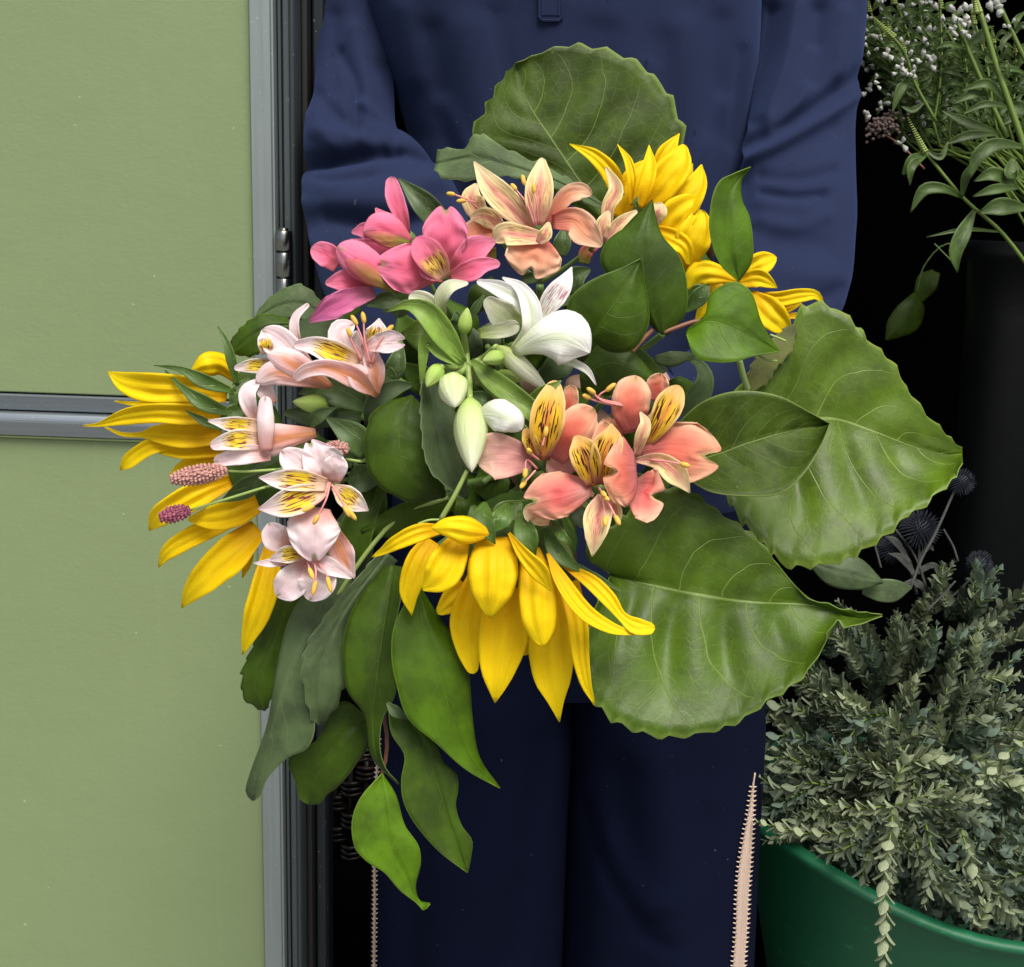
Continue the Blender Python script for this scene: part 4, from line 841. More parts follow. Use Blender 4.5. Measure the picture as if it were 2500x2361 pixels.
leaf('leaf', 'F', [(770, 800, 0), (895, 920, .4), (950, 1080, .5), (1005, 1250, .5), (1055, 1410, .3), (1110, 1556, 0)], [(745, 800), (760, 920), (820, 1020), (806, 1130), (812, 1220), (852, 1310), (920, 1400), (1000, 1480), (1108, 1558)], [(840, 840), (968, 980), (1000, 1052), (1060, 1110), (1066, 1180), (1055, 1250), (1082, 1340), (1130, 1408), (1128, 1470), (1112, 1556)], .612, MT['glossy'], g2, zl=.4, zr=-.2, quilt=.015, wav=.05)
ribbon('leaf', 'F', [(740, 780, .2), (780, 820, .3), (838, 855, 0)], [6, 26, 3], .60, MT['dull'], g2, cup=.5)
ptube('stem', 'F', [(700, 300), (722, 600), (726, 830), (742, 950), (728, 1085), (718, 1106)], .625, 1.1, MT['redstem'], g2)
ptube('stem', 'F', [(726, 830), (750, 800), (775, 795)], .622, 1.0, MT['stem'], g2)
stem_to(g2, 'F', (720, 280), .628, 2)

# ---- alstroemerias
def flower(parent, at, d, mat='stem'):
    x, y = cv(at[0], [at[1:3]])[0]; p = P(x, y, d + .008)
    V, Fc, UV = ellipsoid_vf(p, (GATHER - p) / np.linalg.norm(GATHER - p) * .016, .0042, 10, 7)
    return mk('flower', V, Fc, MT[mat], parent, UV)
def stamens(fl, fr, d, items, fil='fil_pink', an=(6.4, 1.35)):
    for it in items:
        c = cv(fr, it); pts = [P(p[0], p[1], d - (p[2] * .01 if len(p) > 2 else 0)) for p in c]
        m = MB()
        if len(pts) > 1: V, Fc, UV = tube_vf(pts, [.0006, .0004], 6, 10); m.add(V, Fc, UV, 0); dr = pts[-1] - pts[-2]; dr = dr / np.linalg.norm(dr)
        else: dr = np.array([.6, -.2, .5]); dr /= np.linalg.norm(dr)
        V, Fc, UV = ellipsoid_vf(pts[-1], dr * an[0] * .001 + np.random.uniform(-.001, .001, 3), an[1] * .001, 8, 7); m.add(V, Fc, UV, 1)
        m.build('stamen', None, fl, mats=[MT[fil], MT['anther']])
def pedicel(par, at, to, d0, d1, r=1.4, mat='stem'):
    a = cv(*[at[0], [at[1:3]]])[0]; b = cv(*[to[0], [to[1:3]]])[0]
    pa, pb = P(*a, d0), P(*b, d1); m_ = (pa + pb) / 2 + FW * .01
    tube('pedicel', [pa, m_, pb], [r * .001], MT[mat], par, 8, 10)

# coral
a1 = thing('alstroemeria', P(*cv('D', [(1080, 760)])[0], .60), 'coral alstroemeria stem with three open blooms, yellow throats flecked dark, at the bouquet centre', 'flower', 'alstroemerias in the bouquet')
K = dict(cup=.35, ruff=.16, M_=13, N=22)
f1 = flower(a1, ('D', 740, 650), .585)
rib(f1, 'D', 'coral', .58, [
    ([(880, 420, -.4), (912, 310, 0), (930, 212, .2)], [40, 54, 34], -.3), ([(830, 640, -.4), (905, 510, .6), (985, 410, .9), (1060, 350, .6)], [50, 112, 95, 50], .2, dict(cup=-.3)),
    ([(705, 650, 0), (590, 628, .8), (470, 620, 1.0), (385, 650, .7)], [50, 108, 135, 95], .4, dict(mat='coral_pale', rt=.25)),
    ([(765, 640, 0), (780, 450, .9), (808, 310, .9), (838, 185, .2)], [36, 98, 88, 28], .7, dict(mat='coral_in', cup=.5)), ([(730, 620, 0), (690, 530, .6), (660, 460, .4)], [30, 44, 20], .8, dict(mat='coral_in'))], **K)
rib(f1, 'D', 'coral', .59, [([(960, 640, 0), (980, 540, .3), (1010, 440, .4), (1040, 380, .2)], [60, 90, 90, 50]), ([(1180, 560, 0), (1140, 470, .3), (1120, 400, .2)], [60, 70, 40]), ([(900, 740, 0), (860, 680, .2), (840, 600, .2)], [60, 80, 50], 0, dict(mat='coral_pale'))], **K)
stamens(f1, 'D', .565, [[(740, 640), (690, 600, .8), (685, 590, 1)], [(730, 690), (670, 640, .6), (662, 715, .8)], [(720, 700), (650, 780, .6)], [(760, 560, .2), (780, 480, .3)]])
f2 = flower(a1, ('D', 1080, 790), .575)
rib(f2, 'D', 'coral', .565, [
    ([(1090, 760, -.6), (1105, 560, -.2), (1120, 420, 0)], [60, 70, 40], -.6), ([(820, 950, -.3), (730, 950, .2), (655, 920, .3)], [60, 66, 45], .1, dict(mat='peach_in')),
    ([(1270, 800, -.3), (1330, 825, .5), (1390, 845, .7), (1445, 850, .5)], [55, 135, 172, 130], .2, dict(notch=.38, mat='coral_red', rt=.5)),
    ([(1040, 800, 0), (920, 825, .9), (800, 850, 1.2), (690, 880, .8)], [40, 112, 148, 105], .7, dict(notch=.16, mat='coral_red', cup=-.35, rt=.3)),
    ([(1055, 790, 0), (1015, 650, .8), (980, 560, .9), (948, 500, .5)], [40, 84, 72, 12], .9, dict(mat='coral_in', cup=.45)), ([(1085, 780, 0), (1112, 620, .8), (1148, 520, .9), (1156, 432, .5)], [42, 80, 76, 4], .9, dict(mat='coral_in', cup=.45)),
    ([(1300, 700, .1), (1250, 705, .9), (1190, 708, 1.4), (1125, 705, 1.4)], [90, 185, 200, 120], 1.0, dict(notch=.42, mat='coral', cup=-.25, rt=.5)),
    ([(1120, 850, .1), (1080, 960, .8), (1062, 1070, 1.0), (1045, 1192, .6)], [45, 80, 62, 4], .9, dict(mat='peach_in', cup=.4)), ([(1130, 860, 0), (1180, 930, .5), (1202, 1000, .4)], [24, 36, 8], .5, dict(mat='peach_in'))], **K)
stamens(f2, 'D', .55, [[(1085, 800), (1110, 835, .8)], [(1090, 810), (1125, 860, .9)], [(1100, 830), (1120, 990, .9)], [(1110, 830), (1190, 985, .8)]])
f3 = flower(a1, ('D', 1320, 590), .585)
rib(f3, 'D', 'coral', .58, [
    ([(1390, 300, -.4), (1420, 210, 0), (1440, 145, .2)], [50, 66, 44], -.3), ([(1285, 480, -.2), (1262, 360, .6), (1280, 240, .8), (1300, 158, .5)], [55, 106, 104, 58], .3, dict(cup=-.3)),
    ([(1310, 600, 0), (1460, 580, .8), (1600, 600, 1.1), (1742, 625, .8)], [30, 135, 195, 150], .5, dict(notch=.22, cup=-.25, rt=.45)),
    ([(1350, 560, 0), (1430, 430, .8), (1495, 310, .8), (1545, 215, .4)], [30, 64, 80, 34], .7, dict(mat='coral_in', cup=.5)), ([(1300, 615, 0), (1325, 510, .7), (1350, 430, .8), (1320, 365, .5)], [18, 38, 32, 6], 1.0, dict(mat='peach_in')),
    ([(1295, 640, 0), (1430, 650, .7), (1530, 725, .9), (1605, 828, .5)], [14, 50, 66, 4], 1.0, dict(mat='peach_in', cup=.5))], **K)
stamens(f3, 'D', .57, [[(1220, 330, 0), (1100, 300, .4), (1040, 245, .6)], [(1210, 320), (1080, 280, .4), (1150, 225, .6)], [(1180, 330), (1060, 300, .3), (1015, 278, .4)], [(1380, 640, .6), (1480, 650, 1.2), (1575, 668, 1.6)]])
for q in ((740, 660), (1085, 800), (1320, 600)): pedicel(a1, ('D',) + q, ('D', 1050, 960), .59, .65)
stem_to(a1, 'D', (1050, 960), .645)

# white
a2 = thing('alstroemeria', P(*cv('B', [(1040, 1260)])[0], .60), 'white alstroemeria stem with one open bloom and a ring of green buds', 'flower', 'alstroemerias in the bouquet')
f4 = flower(a2, ('B', 1300, 1190), .595, 'limestem')
rib(f4, 'B', 'white', .59, [
    ([(1330, 1060, -.6), (1240, 985, 0), (1135, 890, .2)], [60, 82, 30], -.3, dict(mat='cream')), ([(1100, 1090, -.3), (1230, 1070, .2), (1330, 1040, 0)], [25, 46, 40], -.2, dict(mat='cream')),
    ([(1330, 1170, 0), (1385, 1030, .6), (1345, 905, .9), (1225, 835, .9), (1088, 790, .4)], [30, 32, 46, 48, 14], .2), ([(1300, 1190, .1), (1400, 1070, .8), (1395, 930, 1.0), (1335, 825, .8), (1235, 768, .3)], [28, 58, 55, 34, 6], .6, dict(mat='white')),
    ([(1440, 1020, 0), (1530, 880, .4), (1590, 800, .4), (1632, 708, 0)], [28, 66, 50, 3], 0, dict(mat='white_st')),
    ([(1300, 1200, .1), (1440, 1130, 1.0), (1570, 1110, 1.4), (1670, 1150, 1.1), (1735, 1200, .6)], [22, 85, 158, 125, 40], .8, dict(cup=-.35, rt=.2)), ([(1560, 1230, 0), (1650, 1260, .3), (1725, 1305, .2), (1772, 1385, -.1)], [30, 24, 18, 4], .4)], cup=.35, ruff=.16, M_=13, N=22)
stamens(f4, 'B', .58, [[(1640, 1120), (1688, 1062, .4)]], 'fil_white')
def bud(par, fr, a, b, w_, d, mat='bud', z0=0, z1=0):
    (x0, y0), (x1, y1) = cv(fr, [a, b]); pa, pb = P(x0, y0, d - z0 * .01), P(x1, y1, d - z1 * .01); r = w_ / FR[fr][2] * d / F
    V, Fc, UV = ellipsoid_vf((pa + pb) / 2, pb - pa, r, 18, 14, lambda t: (math.sin(math.pi * min(1, max(.02, t ** .8))) ** .75) * (1 - .18 * t))
    V = np.array(V); c = (pa + pb) / 2
    for i in range(len(V)):
        j = i % 18; ax = pa + (pb - pa) * (i // 18) / 13; V[i] = ax + (V[i] - ax) * (1 + .07 * math.cos(j / 18 * 2 * math.pi * 6))
    return mk('bud', V, Fc, MT[mat], par, UV)
bud(a2, 'B', (1012, 1095), (1035, 940), 46, .585, 'gbud', 0, .6); bud(a2, 'B', (1245, 1215), (1120, 1245), 48, .58, 'gbud', 0, .6); bud(a2, 'B', (880, 1275), (800, 1395), 55, .582, 'gbud', 0, .8)
bud(a2, 'B', (945, 1325), (962, 1512), 92, .574, 'bud', 0, 1.2); bud(a2, 'B', (1048, 1455), (1060, 1885), 102, .572, 'bud', 0, 1.4); bud(a2, 'B', (1200, 1160), (1500, 1420), 62, .59, 'cream', .6, 0)
bud(a2, 'B', (1180, 1330), (1360, 1350), 48, .60, 'gbud')
rib(a2, 'B', 'white', .57, [([(1085, 1552, 0), (1190, 1550, .9), (1290, 1590, 1.0), (1345, 1640, .5)], [8, 88, 78, 30], .3, dict(cup=-.4))], ruff=.2)
rib(a2, 'B', 'cream', .60, [([(890, 990, 0), (790, 910, .4), (700, 872, .3)], [30, 60, 35], 0), ([(900, 1000, 0), (880, 900, .5), (930, 820, .8), (1040, 800, .5)], [18, 40, 40, 10], .5, dict(tilt=.5))], cup=.4)
rib(a2, 'B', 'limeleaf', .588, [([(1010, 1260, 0), (910, 1110, .6), (800, 970, 1.0), (690, 925, .8), (570, 966, .2)], [26, 68, 66, 30, 2]), ([(1060, 1240, 0), (1150, 1330, .7), (1290, 1440, 1.6), (1420, 1550, 1.8), (1530, 1692, 1.4)], [12, 52, 62, 52, 3]),
    ([(1370, 1500, .8), (1470, 1430, 1.5), (1572, 1358, 1.5)], [30, 42, 3], .4), ([(1010, 1270, 0), (880, 1200, .4), (800, 1120, .4), (770, 1400, 0)], [20, 34, 40, 6]), ([(1060, 1440, .2), (1130, 1460, .6), (1200, 1500, .4)], [20, 40, 10], 0, dict(mat='astleaf')),
    ([(960, 1060, -.6), (980, 1020, -.3), (965, 960, -.2)], [40, 46, 5], 0, dict(mat='astleaf')), ([(1050, 1000, -.6), (1090, 930, -.3), (1130, 870, -.3)], [20, 24, 4], 0, dict(mat='astleaf'))], name='leaf', cup=.5)
for q, m2 in (((1012, 1095), .588), ((1245, 1215), .583), ((880, 1280), .585), ((950, 1330), .578), ((1048, 1460), .576), ((1300, 1190), .597), ((880, 980), .605), ((1200, 1165), .585), ((1180, 1330), .60)): pedicel(a2, ('B',) + q, ('B', 1035, 1270), m2, .60, 1.7, 'limestem')
ptube('pedicel', 'D', [(330, 700, 1.2), (255, 850, 1), (180, 980, .6)], .575, [1.1, 1.4], MT['limestem'], a2); ptube('tendril', 'D', [(180, 982, .6), (110, 985, .8), (50, 1005, .8)], .575, .6, MT['limestem'], a2)
stem_to(a2, 'B', (1035, 1275), .60, 2.6, 'limestem')

# hot pink
a3 = thing('alstroemeria', P(*cv('B', [(760, 760)])[0], .64), 'hot pink alstroemeria stem with three blooms in front of the left sleeve', 'flower', 'alstroemerias in the bouquet')
f5 = flower(a3, ('B', 880, 760), .635)
rib(f5, 'B', 'pink', .625, [
    ([(900, 720, -.2), (905, 570, .4), (908, 470, .5), (910, 382, .3)], [50, 128, 142, 105], -.2, dict(notch=.1, rt=.4)), ([(930, 750, -.2), (1000, 690, .3), (1090, 600, .4), (1195, 560, .1)], [20, 66, 78, 14], -.1),
    ([(930, 770, 0), (1050, 730, .6), (1130, 695, .6), (1222, 690, .2)], [28, 62, 46, 20], .3), ([(865, 770, 0), (760, 730, .8), (650, 708, 1.0), (545, 690, .6)], [28, 132, 148, 90], .3, dict(notch=.12, rt=.4, cup=-.25)),
    ([(905, 775, .1), (845, 680, .8), (785, 600, .9), (745, 535, .4)], [40, 86, 82, 38], .7, dict(mat='pink_in', cup=.4)), ([(900, 775, .1), (830, 740, .5), (760, 715, .5)], [24, 46, 40], .7)], cup=.3, ruff=.16, M_=13, N=22)
f6 = flower(a3, ('B', 640, 840), .635)
rib(f6, 'B', 'pink', .63, [
    ([(300, 700, 0), (230, 640, .4), (140, 600, .2)], [50, 70, 46], -.2), ([(470, 840, 0), (340, 790, .4), (220, 800, .2)], [60, 74, 12], .1), ([(500, 850, .1), (350, 895, .6), (240, 950, .5), (150, 1010, 0)], [36, 66, 74, 20], .3, dict(mat='mauve', notch=.1)),
    ([(650, 850, 0), (510, 740, .7), (400, 660, .9), (290, 590, .5)], [16, 84, 98, 60], .5, dict(cup=-.55)), ([(640, 850, 0), (470, 750, .9), (390, 700, 1.1), (335, 670, .8)], [14, 56, 44, 10], .8, dict(mat='pink_keel', cup=-.5))], cup=.3, ruff=.16, M_=13, N=22)
f7 = flower(a3, ('B', 710, 560), .645)
rib(f7, 'B', 'pink', .64, [
    ([(690, 520, -.2), (655, 410, .2), (615, 300, .3), (596, 192, .1)], [18, 44, 52, 30], -.1), ([(640, 500, 0), (570, 450, .3), (508, 370, .1)], [50, 60, 4], 0), ([(560, 560, 0), (450, 500, .3), (370, 510, .1)], [60, 50, 8], 0),
    ([(715, 560, 0), (600, 500, .7), (520, 480, .8), (440, 510, .4)], [14, 82, 84, 20], .3, dict(cup=-.5)), ([(700, 590, 0), (560, 590, .5), (440, 585, .5), (350, 560, .2)], [16, 38, 40, 14], .3), ([(705, 575, 0), (590, 558, .9), (520, 535, 1.0), (445, 515, .6)], [14, 44, 36, 6], .6, dict(mat='pink_keel', cup=-.4))], cup=.3, ruff=.16, M_=13, N=22)
for q in ((880, 765), (645, 848), (712, 565)): pedicel(a3, ('B',) + q, ('B', 860, 880), .64, .68)
rib(a3, 'B', 'astleaf', .66, [([(870, 440, 0), (770, 330, .4), (640, 200, .1)], [70, 66, 3]), ([(700, 900, 0), (560, 900, .3), (450, 930, .2)], [40, 50, 5], -.6), ([(660, 720, 0), (560, 720, .2), (490, 700, 0)], [40, 40, 6], -1), ([(560, 870, -.5), (640, 930, 0), (640, 1000, 0)], [70, 80, 20], -1.2)], name='leaf', cup=.5)
stem_to(a3, 'B', (860, 890), .68)

# peach
a4 = thing('alstroemeria', P(*cv('B', [(1420, 560)])[0], .66), 'peach and cream alstroemeria stem with red stripes, at the top of the bouquet', 'flower', 'alstroemerias in the bouquet')
f8 = flower(a4, ('B', 1430, 520), .655)
rib(f8, 'B', 'peach', .645, [
    ([(1500, 470, -.3), (1590, 310, .3), (1680, 272, .4), (1748, 292, .2)], [30, 50, 54, 40], -.2, dict(rt=.3)), ([(1520, 450, -.2), (1640, 440, .4), (1715, 510, .5), (1805, 590, .1)], [40, 76, 84, 14], -.1, dict(ruff=.25)),
    ([(1440, 530, 0), (1425, 600, .5), (1405, 690, .7), (1390, 752, .5)], [40, 135, 178, 130], .2, dict(notch=.25, rt=.55)),
    ([(1400, 490, 0), (1275, 355, .8), (1165, 240, .8), (1072, 105, 0)], [25, 78, 68, 5], .3, dict(mat='peach_in')), ([(1440, 470, 0), (1442, 340, .6), (1452, 210, .6), (1462, 82, .1)], [30, 78, 74, 16], .5, dict(mat='peach_in', cup=.5)),
    ([(1460, 540, .1), (1340, 525, .6), (1240, 520, .7), (1185, 560, .3)], [36, 58, 66, 26], .6, dict(mat='peach_in')), ([(1440, 570, .2), (1480, 520, .5), (1500, 450, .4)], [20, 40, 10], .7, dict(mat='peach_in'))], cup=.35, ruff=.16, M_=13, N=22)
stamens(f8, 'B', .635, [[(1430, 470), (1400, 350, .4), (1355, 210, .4)], [(1420, 470), (1370, 340, .4), (1300, 250, .4)], [(1440, 460), (1430, 340, .6), (1415, 260, .6)]])
f9 = flower(a4, ('B', 1190, 500), .67)
rib(f9, 'B', 'orange', .66, [([(1110, 420, -.2), (1060, 310, .2), (1085, 228, .1)], [55, 62, 8], -.2, dict(mat='peach_in')), ([(1240, 480, 0), (1110, 495, .5), (1010, 535, .5), (935, 556, .1)], [60, 78, 48, 4], .2, dict(mat='peach')), ([(1220, 480, 0), (1140, 420, .5), (1050, 425, .4)], [40, 56, 14], .4, dict(mat='peach_in', ruff=.3))], cup=.35, ruff=.15)
stamens(f9, 'B', .655, [[(1080, 340), (980, 300, .3), (940, 290, .3)], [(1090, 370), (1040, 330, .3), (1000, 330, .3)]])
f10 = flower(a4, ('C', 420, 760), .66)
rib(f10, 'C', 'peach_in', .655, [([(430, 740, 0), (432, 600, .4), (480, 500, .5), (420, 370, .1)], [24, 40, 44, 8], 0, dict(tilt=.5)), ([(410, 800, 0), (405, 700, .3), (440, 620, .2)], [14, 44, 10], .2), ([(420, 790, .1), (500, 690, .4), (600, 620, .4)], [24, 34, 10], .2), ([(700, 700, -.2), (720, 630, .2), (740, 575, .1)], [20, 50, 34], 1.2)], cup=.4, ruff=.15)
for q in (('B', 1430, 530), ('B', 1190, 505), ('C', 420, 765)): pedicel(a4, q, ('B', 1450, 800), .665, .70)
rib(a4, 'B', 'astleaf', .68, [([(1560, 640, 0), (1580, 560, .2), (1590, 470, 0)], [40, 50, 5]), ([(1600, 840, 0), (1660, 760, .3), (1740, 720, .2)], [60, 60, 8]), ([(1350, 780, 0), (1420, 760, .2), (1430, 720, .1)], [30, 30, 5]), ([(1200, 640, 0), (1160, 640, .4), (1120, 620, .2)], [45, 40, 8], 1, dict(mat='pink_keel')), ([(1700, 690, 0), (1720, 620, .2), (1790, 590, 0)], [30, 40, 5], 0, dict(mat='pink_keel')), ([(1540, 900, 0), (1640, 860, 0), (1700, 800, 0)], [40, 50, 10], 0)], name='leaf', cup=.5)
stem_to(a4, 'B', (1450, 820), .70)

# pale pink, upper pair
a5 = thing('alstroemeria', P(*cv('A', [(1500, 760)])[0], .63), 'pale pink alstroemeria stem with two blooms, just below the hot pink ones', 'flower', 'alstroemerias in the bouquet')
f11 = flower(a5, ('A', 1420, 690), .625)
rib(f11, 'A', 'blush', .615, [
    ([(1255, 480, -.2), (1218, 390, .2), (1225, 290, .3), (1298, 215, .1)], [20, 30, 24, 12], -.1), ([(1080, 570, 0), (980, 570, .4), (872, 585, .2)], [40, 42, 14], .1, dict(mat='blush_in')),
    ([(1350, 640, -.2), (1220, 530, .5), (1115, 430, .7), (1030, 365, .4)], [24, 80, 92, 52], .2, dict(mat='blush')), ([(1430, 690, 0), (1260, 590, .9), (1150, 530, 1.0), (1060, 500, .5)], [14, 72, 70, 20], .5, dict(mat='salmon', cup=-.5)),
    ([(1420, 690, 0), (1240, 640, .7), (1110, 610, .8), (1000, 660, .4)], [14, 50, 72, 40], .4, dict(mat='salmon', cup=-.3)), ([(1060, 500, .2), (1050, 440, .6), (1040, 380, .4)], [34, 46, 28], .6, dict(mat='blush_in'))], cup=.3, ruff=.18, M_=13, N=22)
f12 = flower(a5, ('A', 1690, 740), .615)
rib(f12, 'A', 'blush', .605, [
    ([(1620, 570, -.2), (1510, 430, .4), (1490, 370, .5), (1560, 330, .2)], [50, 90, 78, 20], -.2), ([(1650, 460, 0), (1690, 380, .4), (1702, 298, .1)], [36, 66, 4], 0, dict(mat='blush_in')), ([(1690, 740, -.1), (1680, 600, .4), (1640, 480, .3)], [12, 56, 44], .1, dict(mat='salmon')),
    ([(1590, 560, .1), (1450, 500, .8), (1330, 455, .9), (1215, 450, .5)], [44, 72, 52, 22], .4, dict(mat='blush_in', cup=.6)), ([(1600, 470, .1), (1700, 440, .6), (1780, 430, .7), (1838, 432, .5)], [16, 56, 76, 60], .5, dict(notch=.15, rt=.35)),
    ([(1690, 745, 0), (1560, 640, .8), (1400, 580, 1.0), (1280, 600, .8), (1215, 650, .4)], [12, 60, 48, 40, 26], .7, dict(mat='salmon', tilt=.3)), ([(1690, 740, .1), (1590, 650, .9), (1570, 560, .8)], [10, 60, 50], .5, dict(mat='salmon'))], cup=.3, ruff=.18, M_=13, N=22)
stamens(f12, 'A', .598, [[(1640, 560), (1610, 430, .3), (1560, 310, .4)], [(1650, 560), (1620, 430, .4), (1612, 295, .5)], [(1660, 560), (1700, 440, .5), (1760, 360, .5)], [(1600, 540), (1540, 420, .6), (1530, 378, .7)]])
for q in ((1425, 695), (1695, 745)): pedicel(a5, ('A',) + q, ('A', 1640, 880), .625, .66)
bud(a5, 'A', (1420, 800), (1205, 775), 62, .618, 'gbud', 0, .5); pedicel(a5, ('A', 1415, 800), ('A', 1640, 880), .62, .66)
rib(a5, 'A', 'astleaf', .625, [([(1680, 840, 0), (1500, 730, .7), (1380, 700, .7), (1240, 730, .2)], [20, 84, 70, 6]), ([(1640, 920, 0), (1660, 790, .6), (1780, 700, .9), (1890, 680, .5)], [20, 42, 50, 12], .6, dict(mat='dull')), ([(1640, 1080, 0), (1560, 980, .7), (1400, 870, .6)], [46, 84, 8], .8), ([(1300, 920, .2), (1350, 860, .7), (1455, 808, .5)], [22, 40, 3], .6),
    ([(1600, 860, -.4), (1450, 840, 0), (1300, 850, 0), (1150, 840, 0)], [60, 80, 70, 10], -.6), ([(1760, 640, 0), (1800, 560, .3), (1830, 420, .1)], [50, 56, 5], -.6), ([(1780, 700, -.3), (1730, 600, 0), (1720, 560, 0)], [50, 50, 5], -.4)], name='leaf', cup=.4)
stem_to(a5, 'A', (1640, 890), .66)

# pale pink, lower three
a6 = thing('alstroemeria', P(*cv('A', [(1440, 1250)])[0], .62), 'pale pink alstroemeria stem with three blooms beside the left sunflower, above the hanging leaves', 'flower', 'alstroemerias in the bouquet')
f13 = flower(a6, ('A', 1300, 970), .62)
rib(f13, 'A', 'blush', .612, [
    ([(1340, 955, 0), (1200, 975, .7), (1080, 1000, .8), (960, 1060, .4)], [26, 68, 92, 50], -.1, dict(mat='salmon', cup=-.4)), ([(1010, 890, -.2), (955, 800, .3), (950, 720, .4), (1010, 655, .2)], [30, 46, 48, 20], .1, dict(tilt=.4)), ([(1090, 790, -.2), (1040, 700, .1), (1000, 660, 0)], [30, 50, 20], 0),
    ([(1010, 915, .2), (860, 905, .8), (722, 885, .4)], [40, 44, 6], .2, dict(mat='blush_in')), ([(1010, 1000, .2), (880, 995, .8), (735, 1030, .5)], [54, 60, 24], .4, dict(mat='blush_in')), ([(1080, 1070, .1), (920, 1080, .7), (755, 1122, .3)], [42, 55, 28], .3), ([(1055, 1060, .4), (1052, 900, .9), (1050, 745, .6)], [34, 50, 34], .7, dict(cup=-.7))], cup=.35, ruff=.16, M_=13, N=22)
f14 = flower(a6, ('A', 1420, 1240), .605)
rib(f14, 'A', 'blush', .595, [
    ([(1440, 1240, -.2), (1395, 1150, .5), (1350, 1090, .7), (1310, 1020, .4)], [56, 122, 112, 66], 0, dict(notch=.1, rt=.3)), ([(1430, 1230, -.1), (1450, 1150, .5), (1470, 1080, .6)], [50, 72, 50], .1), ([(1370, 1210, -.1), (1250, 1140, .5), (1140, 1060, .3)], [54, 92, 44], .1),
    ([(1340, 1380, 0), (1325, 1480, .8), (1322, 1580, .9), (1330, 1665, .5)], [84, 148, 140, 80], .3, dict(notch=.1, rt=.35, cup=-.3)), ([(1440, 1260, 0), (1505, 1310, .5), (1570, 1355, .5), (1642, 1400, .1)], [18, 62, 58, 3], .3, dict(mat='blush_in')),
    ([(1400, 1250, .1), (1250, 1225, .8), (1130, 1222, .8), (1012, 1210, .3)], [36, 64, 54, 3], .5, dict(mat='blush_in', cup=.45)), ([(1390, 1280, .1), (1250, 1330, .8), (1130, 1370, .8), (1008, 1390, .3)], [36, 84, 70, 4], .5, dict(mat='blush_in', cup=.4))], cup=.3, ruff=.16, M_=13, N=22)
stamens(f14, 'A', .582, [[(1420, 1240), (1400, 1330, .6), (1340, 1450, .6)], [(1410, 1240), (1380, 1330, .8), (1300, 1385, .9)], [(1430, 1250), (1480, 1330, .6), (1515, 1400, .6)], [(1430, 1250), (1500, 1360, .6), (1545, 1420, .6)]], an=(7.5, 1.3))
f15 = flower(a6, ('A', 1370, 1640), .615)
rib(f15, 'A', 'blush', .605, [
    ([(1190, 1590, 0), (1110, 1545, .5), (1070, 1470, .3)], [46, 84, 36], .1), ([(1440, 1520, 0), (1490, 1650, .5), (1562, 1788, .1)], [40, 72, 6], .1, dict(mat='salmon')), ([(1300, 1680, 0), (1225, 1780, .6), (1160, 1850, .6), (1115, 1890, .3)], [26, 88, 84, 40], -.2), ([(1320, 1690, 0), (1345, 1800, .6), (1305, 1915, .3)], [56, 112, 56], .1),
    ([(1290, 1650, .1), (1180, 1650, .6), (1075, 1682, .3)], [18, 52, 8], .4, dict(mat='blush_in')), ([(1170, 1690, 0), (1065, 1700, .4), (983, 1700, .2)], [24, 22, 3], .3), ([(1290, 1640, .2), (1400, 1710, .7), (1550, 1782, .3)], [18, 52, 14], .5)], cup=.35, ruff=.16, M_=13, N=22)
stamens(f15, 'A', .592, [[(1290, 1690), (1312, 1758, .4)], [(1330, 1690), (1340, 1760, .4), (1330, 1840, .4)], [(1350, 1690), (1400, 1760, .4), (1415, 1820, .4)]], an=(8.5, 1.4))
for q in ((1330, 965), (1430, 1245), (1375, 1635)): pedicel(a6, ('A',) + q, ('A', 1620, 1180), .62, .66)
rib(a6, 'A', 'astleaf', .63, [([(1680, 1190, 0), (1580, 1220, .5), (1520, 1230, .3)], [60, 80, 30], -.3), ([(1700, 1280, 0), (1600, 1440, .4), (1540, 1640, .3), (1540, 1760, 0)], [40, 90, 90, 30], -.6, dict(mat='glossy')), ([(1120, 1030, 0), (1080, 1100, .2), (960, 1160, 0)], [40, 40, 6], -.2), ([(1560, 1100, -.5), (1500, 1080, 0), (1480, 1060, 0)], [60, 60, 20], -.4)], name='leaf', cup=.4)
stem_to(a6, 'A', (1620, 1190), .66)

# loose broad leaves round the centre
g3 = thing('leafy_sprig', P(*cv('I', [(830, 960)])[0], .63), 'sprig of rounded dark leaves filling the middle of the bouquet below the white buds', 'foliage', 'leafy sprigs in the bouquet')
leaf('leaf', 'I', [(800, 768, 0), (775, 840, .5), (790, 910, .5), (862, 965, 0)], [(798, 766), (730, 795), (708, 860), (725, 930), (790, 970), (860, 966)], [(802, 768), (835, 820), (848, 890), (864, 964)], .605, MT['glossy'], g3, zl=-.5, zr=-.3, quilt=.04, teeth=7, tooth=3)
leaf('leaf', 'I', [(830, 735, 0), (848, 830, .2), (865, 910, .2), (905, 968, 0)], [(818, 740), (818, 830), (834, 910), (902, 970)], [(868, 740), (888, 830), (900, 910), (908, 966)], .592, MT['dull'], g3, zl=.7, zr=-.5, quilt=.02, teeth=8, tooth=3)
leaf('leaf', 'I', [(735, 930, 0), (720, 990, .2), (690, 1050, .2), (640, 1120, 0)], [(730, 930), (690, 985), (660, 1050), (636, 1118)], [(745, 930), (750, 990), (720, 1060), (645, 1122)], .635, MT['glossy'], g3, zl=-.3, zr=-.3)
leaf('leaf', 'I', [(700, 960, 0), (680, 1060, .2), (640, 1130, .2), (600, 1200, 0)], [(690, 960), (620, 1060), (590, 1130), (596, 1198)], [(740, 960), (720, 1080), (680, 1150), (604, 1204)], .64, MT['dull'], g3, zl=-.3, zr=-.3)
